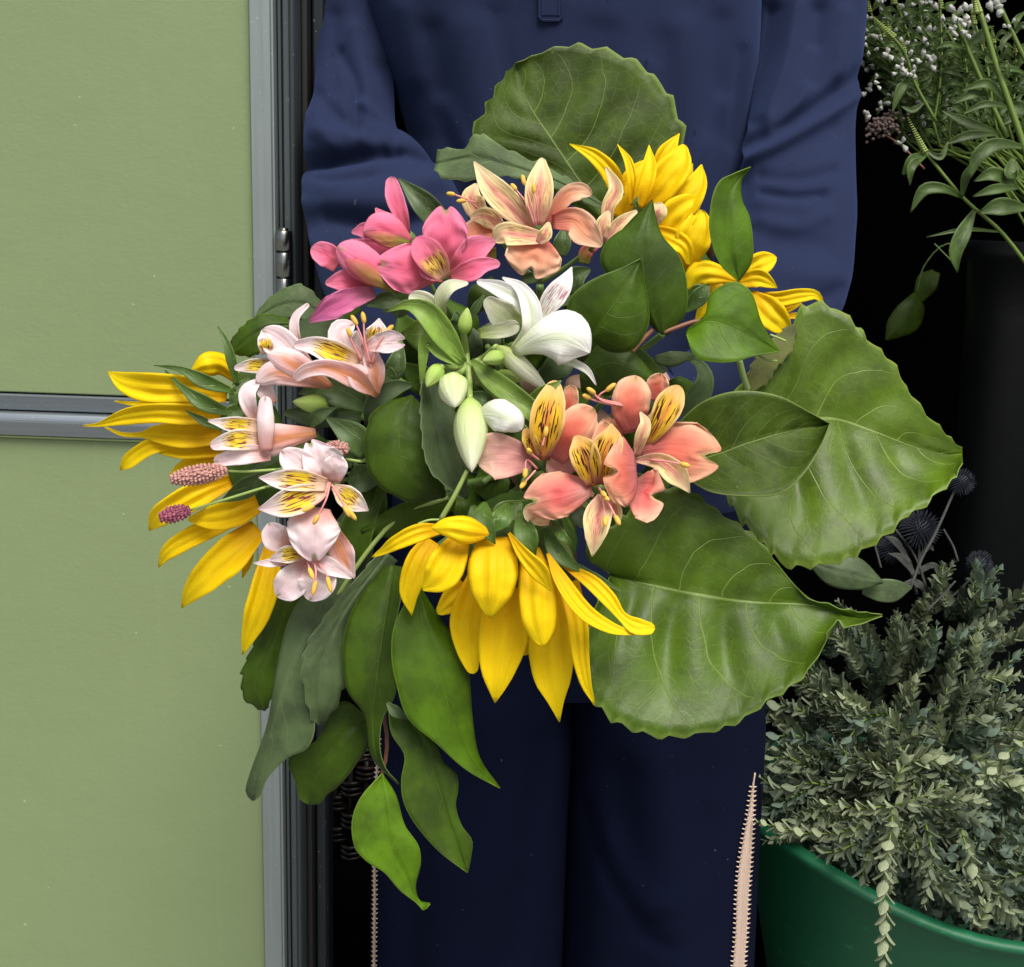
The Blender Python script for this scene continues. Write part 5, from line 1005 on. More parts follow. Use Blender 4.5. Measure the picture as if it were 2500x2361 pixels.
leaf('leaf', 'I', [(885, 970, 0), (830, 985, .3), (760, 1010, .3), (700, 1030, 0)], [(885, 960), (830, 960), (760, 985), (700, 1025)], [(880, 990), (830, 1010), (770, 1040), (704, 1040)], .63, MT['glossy'], g3, zl=-.3, zr=-.3)
leaf('leaf', 'I', [(1170, 660, 0), (1210, 690, .3), (1250, 710, .2), (1290, 740, 0)], [(1168, 655), (1220, 665), (1260, 690), (1292, 738)], [(1165, 670), (1190, 720), (1240, 745), (1288, 744)], .645, MT['glossy'], g3)
ptube('stem', 'I', [(870, 965), (780, 1000), (720, 1060), (640, 1180), (585, 1290)], .628, 1.3, MT['limestem'], g3)
stem_to(g3, 'I', (840, 965), .63, 2)
g4 = thing('leafy_sprig', P(*cv('A', [(1250, 300)])[0], .67), 'sprig of toothed olive green leaves at the upper left, in front of the metal hinge', 'foliage', 'leafy sprigs in the bouquet')
leaf('leaf', 'A', [(985, 305, -.3), (1120, 230, .4), (1260, 215, .6), (1400, 290, .2), (1480, 400, -.2)], [(985, 300), (1055, 205), (1160, 130), (1260, 113), (1350, 185), (1430, 290), (1482, 395)], [(990, 310), (1120, 290), (1260, 300), (1380, 360), (1478, 404)], .66, MT['bigleaf_under'], g4, zl=-.4, zr=.3, teeth=8, tooth=3, quilt=.03)
leaf('leaf', 'A', [(1200, 330, 0), (1060, 350, .4), (950, 410, .4), (865, 490, 0)], [(1200, 310), (1050, 280), (940, 330), (850, 430)], [(1200, 390), (1080, 440), (980, 510), (880, 505)], .648, MT['glossy'], g4, zl=-.4, zr=-.2, teeth=6, tooth=3, quilt=.03)
leaf('leaf', 'A', [(1500, 330, 0), (1380, 330, .4), (1260, 370, .3), (1150, 400, 0)], [(1500, 290), (1380, 270), (1270, 300), (1150, 390)], [(1500, 400), (1400, 410), (1270, 420), (1150, 405)], .655, MT['dull'], g4, teeth=6, tooth=3)
leaf('leaf', 'A', [(1000, 560, 0), (930, 640, .2), (890, 720, .2), (850, 790, 0)], [(970, 560), (890, 620), (855, 700), (846, 786)], [(1020, 570), (985, 660), (940, 750), (856, 794)], .645, MT['glossy'], g4)
leaf('leaf', 'A', [(1600, 200, 0), (1500, 260, .2), (1400, 290, .2), (1300, 290, 0)], [(1600, 190), (1480, 200), (1400, 240), (1305, 285)], [(1600, 260), (1520, 310), (1420, 330), (1302, 296)], .67, MT['glossy'], g4)
stem_to(g4, 'A', (1300, 420), .675, 2)
# dense filling of dark leaves deep inside the bouquet
g5 = thing('leafy_sprig', GATHER, 'dark leaves deep inside the bouquet, glimpsed in the gaps between blooms', 'foliage', 'leafy sprigs in the bouquet')
rr = random.Random(5)
for k in range(64):
    an = rr.uniform(0, 2 * math.pi); q = math.sqrt(rr.random())
    x, y = 1000 + 330 * q * math.cos(an), 800 + 235 * q * math.sin(an); a2_ = math.atan2(y - 840, x - 1000) + rr.uniform(-.8, .8); L = rr.uniform(70, 120)
    dd = .705 + .03 * rr.random() + .035 * q
    ribbon('leaf', 'I', [(x - L * .5 * math.cos(a2_), y - L * .5 * math.sin(a2_), -1), (x, y, .4), (x + L * .5 * math.cos(a2_), y + L * .5 * math.sin(a2_), -.6)], [12, rr.uniform(24, 38), 2], dd, MT[rr.choice(['glossy', 'bigleaf', 'dull', 'glossy'])], g5, cup=rr.uniform(-.5, .5), tilt=rr.uniform(-.6, .6), ruff=.2, N=12, M_=7)
for k in range(12):
    x, y = rr.uniform(820, 1260), rr.uniform(650, 1000)
    tube('stem', [P(x * i_, y * i_, .67), P((x * .6 + 1050 * .4) * i_, (y * .6 + 870 * .4) * i_, .74), GATHER + np.random.uniform(-.015, .015, 3)], [.0018], MT['stem'], g5, 7, 10)
stem_to(g5, 'I', (1000, 860), .74, 2)

# burnet spikes
def burnet(a, b, w_, d, stem_pts, mat, label):
    (x0, y0), (x1, y1) = cv('A', [a, b]); pa, pb = P(x0, y0, d), P(x1, y1, d - .006); t0 = thing('burnet_spike', pa, label, 'flower', 'burnet spikes in the bouquet')
    r = w_ / 2.345 * d / F; m = MB(); ax = pb - pa; L = np.linalg.norm(ax); tgv = ax / L
    n = np.cross(tgv, UP); n /= np.linalg.norm(n); bb = np.cross(tgv, n)
    V, Fc, UV = ellipsoid_vf((pa + pb) / 2, ax, r * .82, 14, 12, lambda t: math.sin(math.pi * (.03 + .94 * t)) ** .6); m.add(V, Fc, UV)
    rows = int(L / .0019)
    for i in range(rows):
        t = (i + .5) / rows; rad = r * math.sin(math.pi * (.03 + .94 * t)) ** .6
        for j in range(16):
            an = 2 * math.pi * (j + .5 * (i % 2)) / 16 + rr.uniform(-.15, .15); nd = math.cos(an) * n + math.sin(an) * bb; c = pa + ax * t + nd * rad * rr.uniform(.86, .96)
            V, Fc, UV = ellipsoid_vf(c, nd * rr.uniform(.0018, .003) + tgv * rr.uniform(-.0006, .0014), .00095 * rr.uniform(.7, 1.3), 5, 4); m.add(V, Fc, UV)
    m.build('flower_head', MT[mat], t0)
    ptube('stem', 'A', stem_pts, d, [.7, .8], MT['limestem'], t0)
    e = cv('A', [stem_pts[-1]])[0]; tube('stem', [P(e[0], e[1], d), P(e[0] * .6 + 1330 * .4, e[1] * .6 + 1085 * .4, d + .08), GATHER + np.random.uniform(-.01, .01, 3)], [.0008], MT['stem'], t0, 6, 10)
burnet((835, 1165), (505, 1222), 56, .605, [(830, 1172), (950, 1175), (1110, 1165)], 'burnet', 'larger dusty pink burnet spike sticking out left, in front of the yellow petals')
burnet((620, 1395), (442, 1440), 46, .61, [(615, 1398), (840, 1330), (1050, 1265)], 'burnet2', 'small purple burnet spike at the left, below the larger one')
burnet((1380, 1060), (1520, 1040), 46, .612, [(1390, 1060), (1450, 1090), (1600, 1120)], 'burnet', 'rosy burnet spike tucked behind the pale pink bloom')

# ------------------------------------------------------------------ right-hand background: grey green sprigs in the green tub
YTB = 1.22; tc = PY(2490, 2150, YTB); R_T = .255
tub = thing('garden_tub', (tc[0], YTB + .05, 0), 'flexible green rubber tub at the lower right holding grey green sprigs', 'tub')
rim_px = [(1700, 1900), (1830, 1985), (1985, 2085), (2121, 2168), (2245, 2242), (2370, 2290), (2500, 2309), (2640, 2320), (3200, 2250)]
NA = 96; Vt = []; zfr = []
for j in range(NA):
    a = 2 * math.pi * j / NA; X, Y = tc[0] + R_T * 1.30 * math.cos(a), YTB + .05 + R_T * math.sin(a)
    best = None
    for zq in np.linspace(.12, .6, 160):          # rim height at this azimuth from the traced front edge
        x, y = pix(np.array([X, Y, zq])); e = abs(y - np.interp(x, [p[0] for p in rim_px], [p[1] for p in rim_px]))
        if best is None or e < best[0]: best = (e, zq)
    zfr.append(best[1])
zfr = np.array(zfr); fz = np.median(zfr[int(NA * .6):int(NA * .85)])
zz_ = np.array([zfr[j] if math.sin(2 * math.pi * j / NA) < -.1 else fz for j in range(NA)])
k_ = np.ones(9) / 9; zz_ = np.convolve(np.r_[zz_[-4:], zz_, zz_[:4]], k_, 'valid'); zz_ = np.clip(zz_, fz - .05, fz + .1)
prof = [(0.0, 0, .75), (0.012, 1, .78), (.5, 0, .88), (.93, 0, .985), (.955, 0, 1.0), (.97, 0, 1.03), (.985, 0, 1.035), (1.0, 0, 1.03), (1.0, 0, .985), (.97, 0, .96), (.5, 0, .85), (.35, 0, .8)]
for h, _, rr_ in prof:
    for j in range(NA):
        a = 2 * math.pi * j / NA; Vt.append((tc[0] + R_T * 1.30 * rr_ * math.cos(a), YTB + .05 + R_T * rr_ * math.sin(a), .004 + (zz_[j] - .004) * h))
mk('tub_body', Vt, grid_faces(len(prof), NA, True) + [tuple(range(NA))[::-1]], MT['tub'], tub)
for s in (-1, 1):
    hp = [(tc[0] + s * R_T * 1.31, YTB + .05 - .06, fz + .01), (tc[0] + s * R_T * 1.37, YTB + .05 - .04, fz + .06), (tc[0] + s * R_T * 1.37, YTB + .05 + .04, fz + .06), (tc[0] + s * R_T * 1.31, YTB + .05 + .06, fz + .01)]
    if s > 0: tube('handle', hp, [.009], MT['tub'], tub, 8, 16)
# a sprig leaf: cupped ovate blade along +Y
def sprig_leaf_vf():
    V = []; UV = []
    for i in range(5):
        t = i / 4; wv = .32 * math.sin(math.pi * (.06 + .90 * t) ** .85) if i < 4 else .015
        for j in range(3):
            s = j - 1; V.append((s * wv * 1.1, t, .12 * s * s - .16 * t * t + .10 * t)); UV.append(((s + 1) / 2, t))
    return np.array(V), grid_faces(5, 3), UV
SLV, SLF, SLU = sprig_leaf_vf()
def leaf_me(mat):
    me = bpy.data.meshes.new('leaf'); me.from_pydata(SLV.tolist(), [], SLF); l = me.uv_layers.new(name='UVMap')
    idx = np.empty(len(me.loops), int); me.loops.foreach_get('vertex_index', idx); l.data.foreach_set('uv', np.array(SLU)[idx].ravel())
    me.polygons.foreach_set('use_smooth', [True] * len(me.polygons)); me.materials.append(mat); return me
LM = {k: leaf_me(MT[k]) for k in ('spriglf', 'sprigpale', 'sprigteal')}
def sprig_frames(Pn, ll, gap, rnd):
    """leaf matrices (3x3, origin) along a stem"""
    Pn = np.asarray(Pn, float); L = np.sum(np.linalg.norm(np.diff(Pn, axis=0), axis=1)); n = max(6, int(L / gap))
    V, _, _ = tube_vf(Pn, [.001], 4, n); C = np.array(V).reshape(n, 4, 3).mean(1); tg, Ns, Bs = frames(C); out = []; ph0 = rnd.uniform(.2, .7); roll0 = rnd.uniform(-.5, .5)
    for i in range(n):
        t = i / (n - 1); s = ll * (1.0 if t < .7 else 1 - .6 * (t - .7) / .3) * rnd.uniform(.85, 1.12)
        for k in range(2):
            an = math.pi * k + (math.pi / 2) * (i % 2) + ph0 + rnd.uniform(-.15, .15)
            la = np.cross(tg[i], FW); la /= np.linalg.norm(la) + 1e-9; lb = np.cross(tg[i], la); an = math.pi * k + roll0 + (.45 if i % 2 else -.45) + rnd.uniform(-.25, .25)
            rd = math.cos(an) * la + math.sin(an) * lb; op = rnd.uniform(.6, .85) * (1 - .3 * t)
            dirv = rd * math.sin(op) + tg[i] * math.cos(op); side = np.cross(dirv, tg[i]); side /= np.linalg.norm(side) + 1e-9; upv = np.cross(side, dirv)
            out.append((np.c_[side, dirv, upv] * s, C[i] + rd * .0006))
    return C, out
def sprig_one(Pn, ll, gap, mat, label, parts=False, group='grey green sprigs above the tub', rnd=random.Random(3)):
    C, ms = sprig_frames(Pn, ll, gap, rnd)
    if parts:
        o = thing('leafy_sprig', Pn[0], label, 'foliage', group); o0 = origin(o)
        tube('stem', C, [.0012, .0006], MT['obstem'], o, 6)
        for R, c in ms:
            lo = bpy.data.objects.new('leaf', LM[mat]); link(lo, o); m4 = Matrix.Identity(4)
            for a in range(3):
                for b in range(3): m4[a][b] = R[a, b]
                m4[a][3] = c[a] - o0[a]
            lo.matrix_local = m4
        return o
    m = MB(); V, Fc, UV = tube_vf(C, [.0011, .0006], 5); m.add(V, Fc, UV, 1)
    for R, c in ms: m.add(SLV @ R.T + c, SLF, SLU, 0)
    V0 = np.array(Pn[0]); m.V = [v - V0 for v in m.V]
    o = m.build('leafy_sprig', None, None, mats=[MT[mat], MT['stem']]); o.location = V0.tolist()
    return tag(o, label, 'foliage', group)
def gp(pts, d):
    d = d - .03
    return [P(*p[:2], d - (p[2] * .01 if len(p) > 2 else 0)) for p in cv('G', pts)]
big = [([(690, 1240, 0), (690, 1330, 2), (662, 1480, 3), (665, 1700, 3.5), (655, 1960, 3.5)], 1.22, 'sprigpale', 'long pale sprig hanging straight down over the green tub', 28, .0085),
       ([(610, 1310, 0), (480, 1345, 1), (320, 1345, 1), (165, 1305, 0)], 1.24, 'sprigpale', 'pale braided sprig lying level, pointing at the lace trimmed trouser leg', 25, .008),
       ([(690, 1240, 0), (560, 1250, 1), (480, 1240, 1.5), (400, 1225, 1)], 1.22, 'sprigpale', 'pale feathery sprig tip pointing left from the middle of the bunch', 25, .0075),
       ([(700, 1240, 0), (780, 1215, 1), (840, 1190, 1), (895, 1155, 1)], 1.23, 'sprigpale', 'pale sprig pointing up and right from the middle of the bunch', 25, .008),
       ([(670, 880, 0), (600, 890, 2), (530, 960, 3), (500, 1080, 3)], 1.25, 'sprigteal', 'bluish sprig arching down above the middle of the bunch', 26, .0085),
       ([(820, 1300, 0), (845, 1400, 2), (838, 1520, 2), (820, 1630, 2)], 1.26, 'spriglf', 'shorter drooping sprig just right of the long hanging one', 25, .008),
       ([(360, 880, 0), (300, 850, 1), (230, 850, 1), (170, 890, 0)], 1.33, 'spriglf', 'sprig bending left under the drooping leaf, highest of those touching the trousers', 26, .008),
       ([(360, 980, 0), (300, 960, 1), (230, 970, 1), (165, 1010, 0)], 1.32, 'sprigteal', 'bluish sprig bending left beside the trousers above the lace trim', 26, .008),
       ([(340, 1080, 0), (290, 1050, 1), (230, 1050, 1), (165, 1075, 0)], 1.30, 'spriglf', 'sprig bending left beside the top of the lace trim', 26, .008),
       ([(600, 1400, 0), (590, 1450, 2), (575, 1500, 2.5), (585, 1545, 2)], 1.25, 'spriglf', 'stubby sprig just clearing the tub rim, left of the long hanging one', 25, .008),
       ([(960, 1330, 0), (985, 1400, 2), (1005, 1460, 2.5), (1015, 1530, 2)], 1.25, 'sprigpale', 'drooping pale sprig low on the right side of the bunch', 25, .008),
       ([(560, 1380, 0), (500, 1410, 1), (440, 1425, 1.5), (385, 1415, 1)], 1.25, 'spriglf', 'sprig lying just above the tub rim, under the long level one', 25, .008),
       ([(440, 1160, 0), (350, 1150, 1), (260, 1180, 1), (175, 1130, 0)], 1.25, 'spriglf', 'sprig pointing left at the trousers, above the level pale one', 26, .008),
       ([(700, 1180, 0), (720, 1110, 1), (745, 1060, 1), (720, 1000, .5)], 1.24, 'sprigpale', 'pale upright sprig at the middle of the bunch', 26, .008),
       ([(900, 1000, 0), (870, 900, 1), (900, 800, 1), (960, 640, .5)], 1.27, 'spriglf', 'long upright sprig leaning right in the upper part of the bunch', 26, .008),
       ([(1030, 1700, 0), (1040, 1690, 1), (1060, 1650, 1.5), (1050, 1610, 1.5)], 1.2, 'sprigpale', 'short pale tuft resting on the tub rim near the right edge', 24, .006),
       ([(1260, 960, 0), (1170, 1010, 1), (1100, 1090, 1), (1025, 1165, 1)], 1.27, 'sprigpale', 'pale sprig slanting down at the right edge of the photo', 25, .0085),
       ([(1250, 1500, 0), (1150, 1520, 1), (1060, 1580, 1), (990, 1640, 0)], 1.29, 'spriglf', 'sprig at the right edge, low over the rim of the tub', 27, .009)]
rs = random.Random(11)
# the tangle of stems and leaves inside the tub, too dense to count
m = MB()
for k in range(5200):
    a = rs.uniform(0, 2 * math.pi); q = math.sqrt(rs.random()) * .93; h = rs.uniform(-.04, .13) * (1 - .5 * q) + .0
    c = np.array([tc[0] + R_T * 1.28 * q * math.cos(a), YTB + .05 + R_T * .97 * q * math.sin(a), fz - .035 + h])
    d_ = np.random.normal(0, 1, 3); d_[2] = abs(d_[2]) * .6; d_ /= np.linalg.norm(d_); sd_ = np.cross(d_, np.random.normal(0, 1, 3)); sd_ /= np.linalg.norm(sd_); up_ = np.cross(sd_, d_)
    m.add(SLV @ (np.c_[sd_, d_, up_] * rs.uniform(.013, .018)).T + c, SLF, SLU)
tag(m.build('sprig_tangle', MT['sprigteal']), 'dense tangle of small grey green leaves filling the tub under the sprigs', 'foliage', None, 'stuff')
for pts, d, mt, lab, lpx, gap in big:
    d -= .07
    sprig_one(gp(pts, d), lpx / F * d * 1.45, gap, mt, lab, True, rnd=rs)
def dome_d(x, y): return 1.22 + .20 * max(0, (1600 - y) / 1200) + .05 * abs(x - 700) / 600
for k in range(310):
    while True:
        x, y = rs.uniform(170, 1260), rs.uniform(330, 1760)
        if k > 240 and y < np.interp(x, [150, 420, 600, 900, 1260], [1370, 1410, 1530, 1665, 1740]) - 170: continue
        top = 420 if x > 650 else 560
        if y > np.interp(x, [150, 350, 600, 760, 950, 1100, 1250], [820, 480, 520, 380, 330, 330, 420]) and y < np.interp(x, [150, 420, 600, 900, 1260], [1370, 1410, 1530, 1665, 1740]): break
    an = math.atan2(y - 1120, (x - 720) * 1.25) + rs.uniform(-.55, .55); L = rs.uniform(170, 310); d = dome_d(x, y) + (rs.uniform(-.03, .06) if k < 170 or k > 240 else rs.uniform(.06, .2)) - (.05 if k > 240 else 0)
    x0_, y0_ = x - L * .5 * math.cos(an), y - L * .5 * math.sin(an); x1_, y1_ = x + L * .5 * math.cos(an), y + L * .5 * math.sin(an) + 30
    if x1_ < 158 or x0_ < 150: continue
    if y1_ > np.interp(x1_, [150, 420, 600, 900, 1260], [1385, 1430, 1550, 1715, 1775]): continue
    if y1_ < np.interp(x1_, [150, 350, 600, 760, 950, 1100, 1250], [700, 380, 420, 330, 260, 240, 370]): continue
    mt = rs.choices(['spriglf', 'sprigteal', 'sprigpale'], [.62, .26, .12])[0]
    sprig_one(gp([(x0_, y0_, -3), ((x0_ + x1_) / 2 + rs.uniform(-12, 12), (y0_ + y1_) / 2 - 15, .5), (x1_, y1_, 0)], d), 37 / F * d * rs.uniform(.85, 1.12), .0072 * rs.uniform(.9, 1.15), mt, {'spriglf': 'grey green', 'sprigteal': 'bluish green', 'sprigpale': 'pale green'}[mt] + ' leafy sprig ' + ('high in the bunch, ' if y < 800 else 'halfway down the bunch, ' if y < 1250 else 'low in the bunch over the tub, ') + ('next to the trousers' if x < 480 else 'at its middle' if x < 880 else 'at the right edge'), rnd=rs)

# globe thistles in the dark
def thistle(c, r, d, stem_pts, label):
    (x, y) = cv('E', [c])[0]; p = P(x, y, d); o = thing('globe_thistle', p, label, 'flower', 'globe thistles'); R = r / 1.705 * d / F; m = MB()
    V, Fc, UV = ellipsoid_vf(p, (0, 0, R * 1.3), R * .65, 12, 8); m.add(V, Fc, UV)
    for k in range(260):
        z = 1 - 2 * (k + .5) / 260; a = k * 2.39996; q = math.sqrt(1 - z * z); dv = np.array([q * math.cos(a), q * math.sin(a), z])
        V, Fc, UV = tube_vf([p + dv * R * .55, p + dv * R * rs.uniform(.92, 1.08)], [R * .05, R * .012], 4, cap=False); m.add(V, Fc, UV)
    m.build('flower_head', MT['thistle'], o); ptube('stem', 'E', stem_pts, d, [1.6, 2.0], MT['thleaf'], o)
thistle((1612, 812), 58, 1.36, [(1590, 840), (1500, 1040), (1450, 1130), (1400, 1260)], 'dark globe thistle beside the tip of the big right leaf')
thistle((1440, 1010), 86, 1.42, [(1440, 1040), (1440, 1150), (1470, 1260)], 'large dark globe thistle below the big right leaf')
thistle((1330, 1090), 66, 1.44, [(1330, 1100), (1400, 1180), (1430, 1280)], 'dark globe thistle lowest of the cluster, half behind leaf edge')
thistle((1690, 1150), 55, 1.46, [(1680, 1180), (1600, 1270), (1480, 1350)], 'dark globe thistle at the right edge above the sprigs')
thl = thing('thistle_leaves', P(*cv('E', [(1420, 1230)])[0], 1.42), 'grey jagged thistle leaves and stalks under the dark thistle heads', 'foliage')
rib(thl, 'E', 'thleaf', 1.42, [([(1420, 1200), (1370, 1130), (1310, 1110)], [10, 16, 2]), ([(1430, 1190), (1500, 1160), (1530, 1210)], [10, 14, 2]), ([(1400, 1150), (1340, 1060), (1300, 1040)], [8, 14, 2]), ([(1480, 1270), (1420, 1230), (1360, 1240)], [8, 16, 2]), ([(1440, 1130), (1480, 1080), (1500, 1100)], [8, 12, 2])], name='leaf', ruff=.6)
for pts in ([(1340, 1010), (1420, 1120), (1475, 1270)], [(1540, 1010), (1580, 1080), (1600, 1140)], [(1250, 1060), (1280, 1170)]): ptube('stem', 'E', pts, 1.42, [1.5], MT['thleaf'], thl)
bl = thing('broad_leaves', P(*cv('E', [(1250, 1320)])[0], 1.30), 'two broad dim green leaves between the bouquet and the grey sprigs', 'foliage')
leaf('leaf', 'E', [(960, 1140, 0), (1080, 1180, .5), (1200, 1210, .5), (1290, 1230, 0)], [(960, 1130), (1080, 1120), (1190, 1130), (1290, 1226)], [(970, 1150), (1060, 1240), (1180, 1262), (1290, 1234)], 1.30, MT['dull'], bl, zl=-.6, zr=-.3, quilt=.03)
leaf('leaf', 'E', [(1200, 1270, 0), (1270, 1270, .5), (1340, 1270, .5), (1410, 1250, 0)], [(1200, 1260), (1270, 1220), (1340, 1220), (1410, 1246)], [(1200, 1280), (1270, 1310), (1340, 1310), (1410, 1254)], 1.32, MT['dull'], bl)
ptube('stem', 'E', [(1590, 1225), (1540, 1280), (1470, 1350)], 1.3, [1.2], MT['thleaf'], bl)

# white obedient plant stems, upper right, in a black bucket
YBK = 1.62
bc = PY(2640, 1100, YBK); 
bkt = thing('flower_bucket', (bc[0], YBK, 0), 'shiny black plastic flower bucket in the dark at the right edge', 'bucket')
zt = wz(2500, 600, YBK - .15); rows = []; R_B = (bc[0] - PY(2352, 900, YBK)[0])
pr = [(.0, .74), (.01, .76), (.3, .82), (.6, .89), (.9, .97), (.97, 1.0), (.98, 1.04), (1.0, 1.04), (1.0, .99), (.95, .96), (.2, .78)]
Vt = [(bc[0] + R_B * r_ * math.cos(2 * math.pi * j / 64), YBK + R_B * r_ * math.sin(2 * math.pi * j / 64), .004 + zt * h) for h, r_ in pr for j in range(64)]
mk('bucket_body', Vt, grid_faces(len(pr), 64, True) + [tuple(range(64))[::-1]], MT['bucket'], bkt)
def floret_vf():
    V = []; rad = [.12, .17, .26, .34, .38, .24]; n = 8
    for i, r in enumerate(rad):
        t = i / 5
        for j in range(n):
            a = 2 * math.pi * j / n; lip = (.10 * math.cos(a) + .05 * math.cos(3 * a)) if i >= 4 else 0
            V.append((r * math.cos(a), t + lip * (i - 3) * .5, r * math.sin(a) * .8 - .12 * t * t))
    return np.array(V), grid_faces(6, n, True) + [tuple(range(n))[::-1]], [((j / n), i / 5) for i in range(6) for j in range(n)]
FV, FF, FU = floret_vf()
fm = bpy.data.meshes.new('floret'); fm.from_pydata(FV.tolist(), [], FF); l_ = fm.uv_layers.new(name='UVMap'); idx = np.empty(len(fm.loops), int); fm.loops.foreach_get('vertex_index', idx); l_.data.foreach_set('uv', np.array(FU)[idx].ravel())
fm.polygons.foreach_set('use_smooth', [True] * len(fm.polygons)); fm.materials.append(MT['floret'])
def place(me, parent, name, pos_, dirv, s, roll=0):
    o0 = origin(parent); dirv = dirv / np.linalg.norm(dirv); a = np.array([.2, .3, .9]); sd_ = np.cross(dirv, a); sd_ /= np.linalg.norm(sd_); up = np.cross(sd_, dirv)
    c, s_ = math.cos(roll), math.sin(roll); sd2, up2 = sd_ * c + up * s_, up * c - sd_ * s_
    o = bpy.data.objects.new(name, me); link(o, parent); m4 = Matrix.Identity(4)
    for i in range(3): m4[i][0], m4[i][1], m4[i][2], m4[i][3] = sd2[i] * s, dirv[i] * s, up2[i] * s, pos_[i] - o0[i]
    o.matrix_local = m4; return o
rb0 = random.Random(77)
def obedient(path, d, leaves, florets, spike, label, r=2.4, ls=None):
    p0 = gpH([path[0]], d)[0]; o = thing('obedient_plant', p0, label, 'flower', 'white flowering stems at the upper right')
    ptube('stem', 'H', path, d, [r, r * .75], MT['obstem'], o)
    for pts, wd in leaves: ribbon('leaf', 'H', pts, wd, d, MT['obleaf'], o, cup=.35, ruff=.12, N=14, M_=7)
    for x, y, an, s in [(f[0] + rb0.uniform(-26, 26) * (q > 0), f[1] + rb0.uniform(-24, 24) * (q > 0), f[2] + 2.1 * q, f[3] * (.85 if q else 1)) for f in florets for q in range(3)]:
        dv = math.cos(an) * RT + math.sin(an) * UP - FW * .45; place(fm, o, 'floret', gpH([(x, y, .8)], d)[0], dv, s * .74 / 2.084 / F * d, an)
    if spike:
        (xa, ya), (xb, yb), w_ = spike; m = MB(); n = int(math.hypot(xb - xa, yb - ya) / 13) + 2
        for i in range(n):
            t = i / (n - 1); x, y = xa + (xb - xa) * t, ya + (yb - ya) * t; wl = w_ * (1 - .75 * t)
            for sg in (-1, 1, 0):
                gx, gy = (yb - ya), -(xb - xa); gl = math.hypot(gx, gy); c = gpH([(x + sg * wl * .7 * gx / gl, y + sg * wl * .7 * gy / gl, .2 + (.4 if sg == 0 else 0))], d)[0]
                V, Fc, UV = ellipsoid_vf(c, (UP * .6 + RT * sg * .4) * wl * 1.5 / 2.084 / F * d, wl * .55 / 2.084 / F * d, 7, 6); m.add(V, Fc, UV)
        m.build('bud_spike', MT['pod'], o)
    return o
def gpH(pts, d): return [P(*p[:2], d - (p[2] * .01 if len(p) > 2 else 0)) for p in cv('H', pts)]
obedient([(1200, 1400), (1030, 1180), (840, 1010), (640, 770)], 1.34,
    [([(830, 1005, 0), (740, 960, 1), (640, 965, 1), (568, 1082, .5)], [6, 24, 30, 2]), ([(640, 780, 0), (575, 810, 1), (530, 890, .5)], [6, 22, 8]), ([(650, 790, 0), (575, 850, 1.4), (566, 945, 1)], [6, 22, 2]), ([(1030, 1180, 0), (850, 1168, .5), (650, 1206, .3)], [4, 11, 2]),
     ([(900, 1060, 0), (840, 1180, 1), (798, 1290, 1), (808, 1388, .5)], [8, 38, 34, 2]), ([(830, 1000, .3), (850, 900, 1), (880, 830, 1)], [8, 22, 3]), ([(640, 760, 0), (720, 800, .5), (760, 720, .4)], [6, 16, 3])], [], ((640, 770), (555, 600), 16), 'slanting stem with a green bud tip, leaning towards the navy sleeve', 2.6)
obedient([(1300, 1300), (1150, 760), (1062, 500), (1000, 320), (950, 150), (905, 10)], 1.32,
    [([(1160, 750, 0), (1000, 735, 1), (910, 800, 1), (870, 912, .5)], [8, 34, 36, 2]), ([(1110, 950, 0), (1000, 885, 1), (890, 922, .5)], [8, 36, 3]), ([(1120, 955, 0), (1000, 962, 1), (885, 1000, .5)], [8, 26, 3]), ([(1180, 1060, 0), (1030, 1050, 1), (912, 1085, .5)], [10, 46, 3]),
     ([(1070, 545, 0), (950, 530, .8), (830, 582, .4)], [6, 18, 3]), ([(1000, 320, 0), (1060, 330, 1), (1066, 398, .6)], [5, 14, 2]), ([(1000, 318, 0), (960, 310, .5), (945, 300, .4)], [4, 10, 2]), ([(1090, 800, 0), (1085, 880, 1), (1110, 900, .6)], [10, 40, 3]), ([(1150, 900, 0), (1080, 890, .6), (1060, 895, .4)], [10, 22, 3])],
    [(865, 55, 2.6, 62), (840, 105, 3.4, 60)], ((905, 60), (890, -40), 26), 'thick bright green stem at the right edge with a lime bud head', 4.2)
obedient([(1060, 700), (960, 480), (860, 250), (770, 20)], 1.38,
    [([(1020, 682, 0), (860, 690, .8), (738, 737, .4)], [6, 24, 2]), ([(1012, 672, 0), (860, 622, .8), (722, 560, .4)], [6, 26, 2]), ([(1050, 515, 0), (960, 425, 1), (818, 465, .5)], [6, 26, 2]), ([(960, 480, 0), (880, 480, .5), (780, 530, .3)], [6, 24, 2]), ([(860, 250, 0), (760, 225, .5), (690, 250, .2)], [5, 14, 2]), ([(860, 230, 0), (930, 180, .5), (960, 130, .4)], [5, 26, 3])],
    [(800, 60, 2.9, 70), (860, 160, 3.6, 66), (790, 150, 3.3, 50)], None, 'stem with white florets behind the lime bud head', 3.2)
obedient([(1300, 560), (1146, 290), (1070, 130), (1000, -20)], 1.36, [([(1100, 160, 0), (1040, 210, .5), (1030, 270, .3)], [5, 14, 2]), ([(1100, 160, 0), (1140, 130, .5), (1180, 150, .3)], [5, 18, 2]), ([(1150, 370, 0), (1080, 350, .4), (1050, 380, .3)], [5, 16, 2]), ([(1200, 560, 0), (1120, 550, .6), (1060, 530, .3)], [8, 40, 3]), ([(1150, 60, 0), (1110, 100, .5), (1100, 150, .3)], [5, 16, 2])], [(1000, 20, .6, 80), (985, 60, 2.2, 70), (1060, 140, 3, 40)], None, 'bare green stem crossing the very top right corner', 3.2)
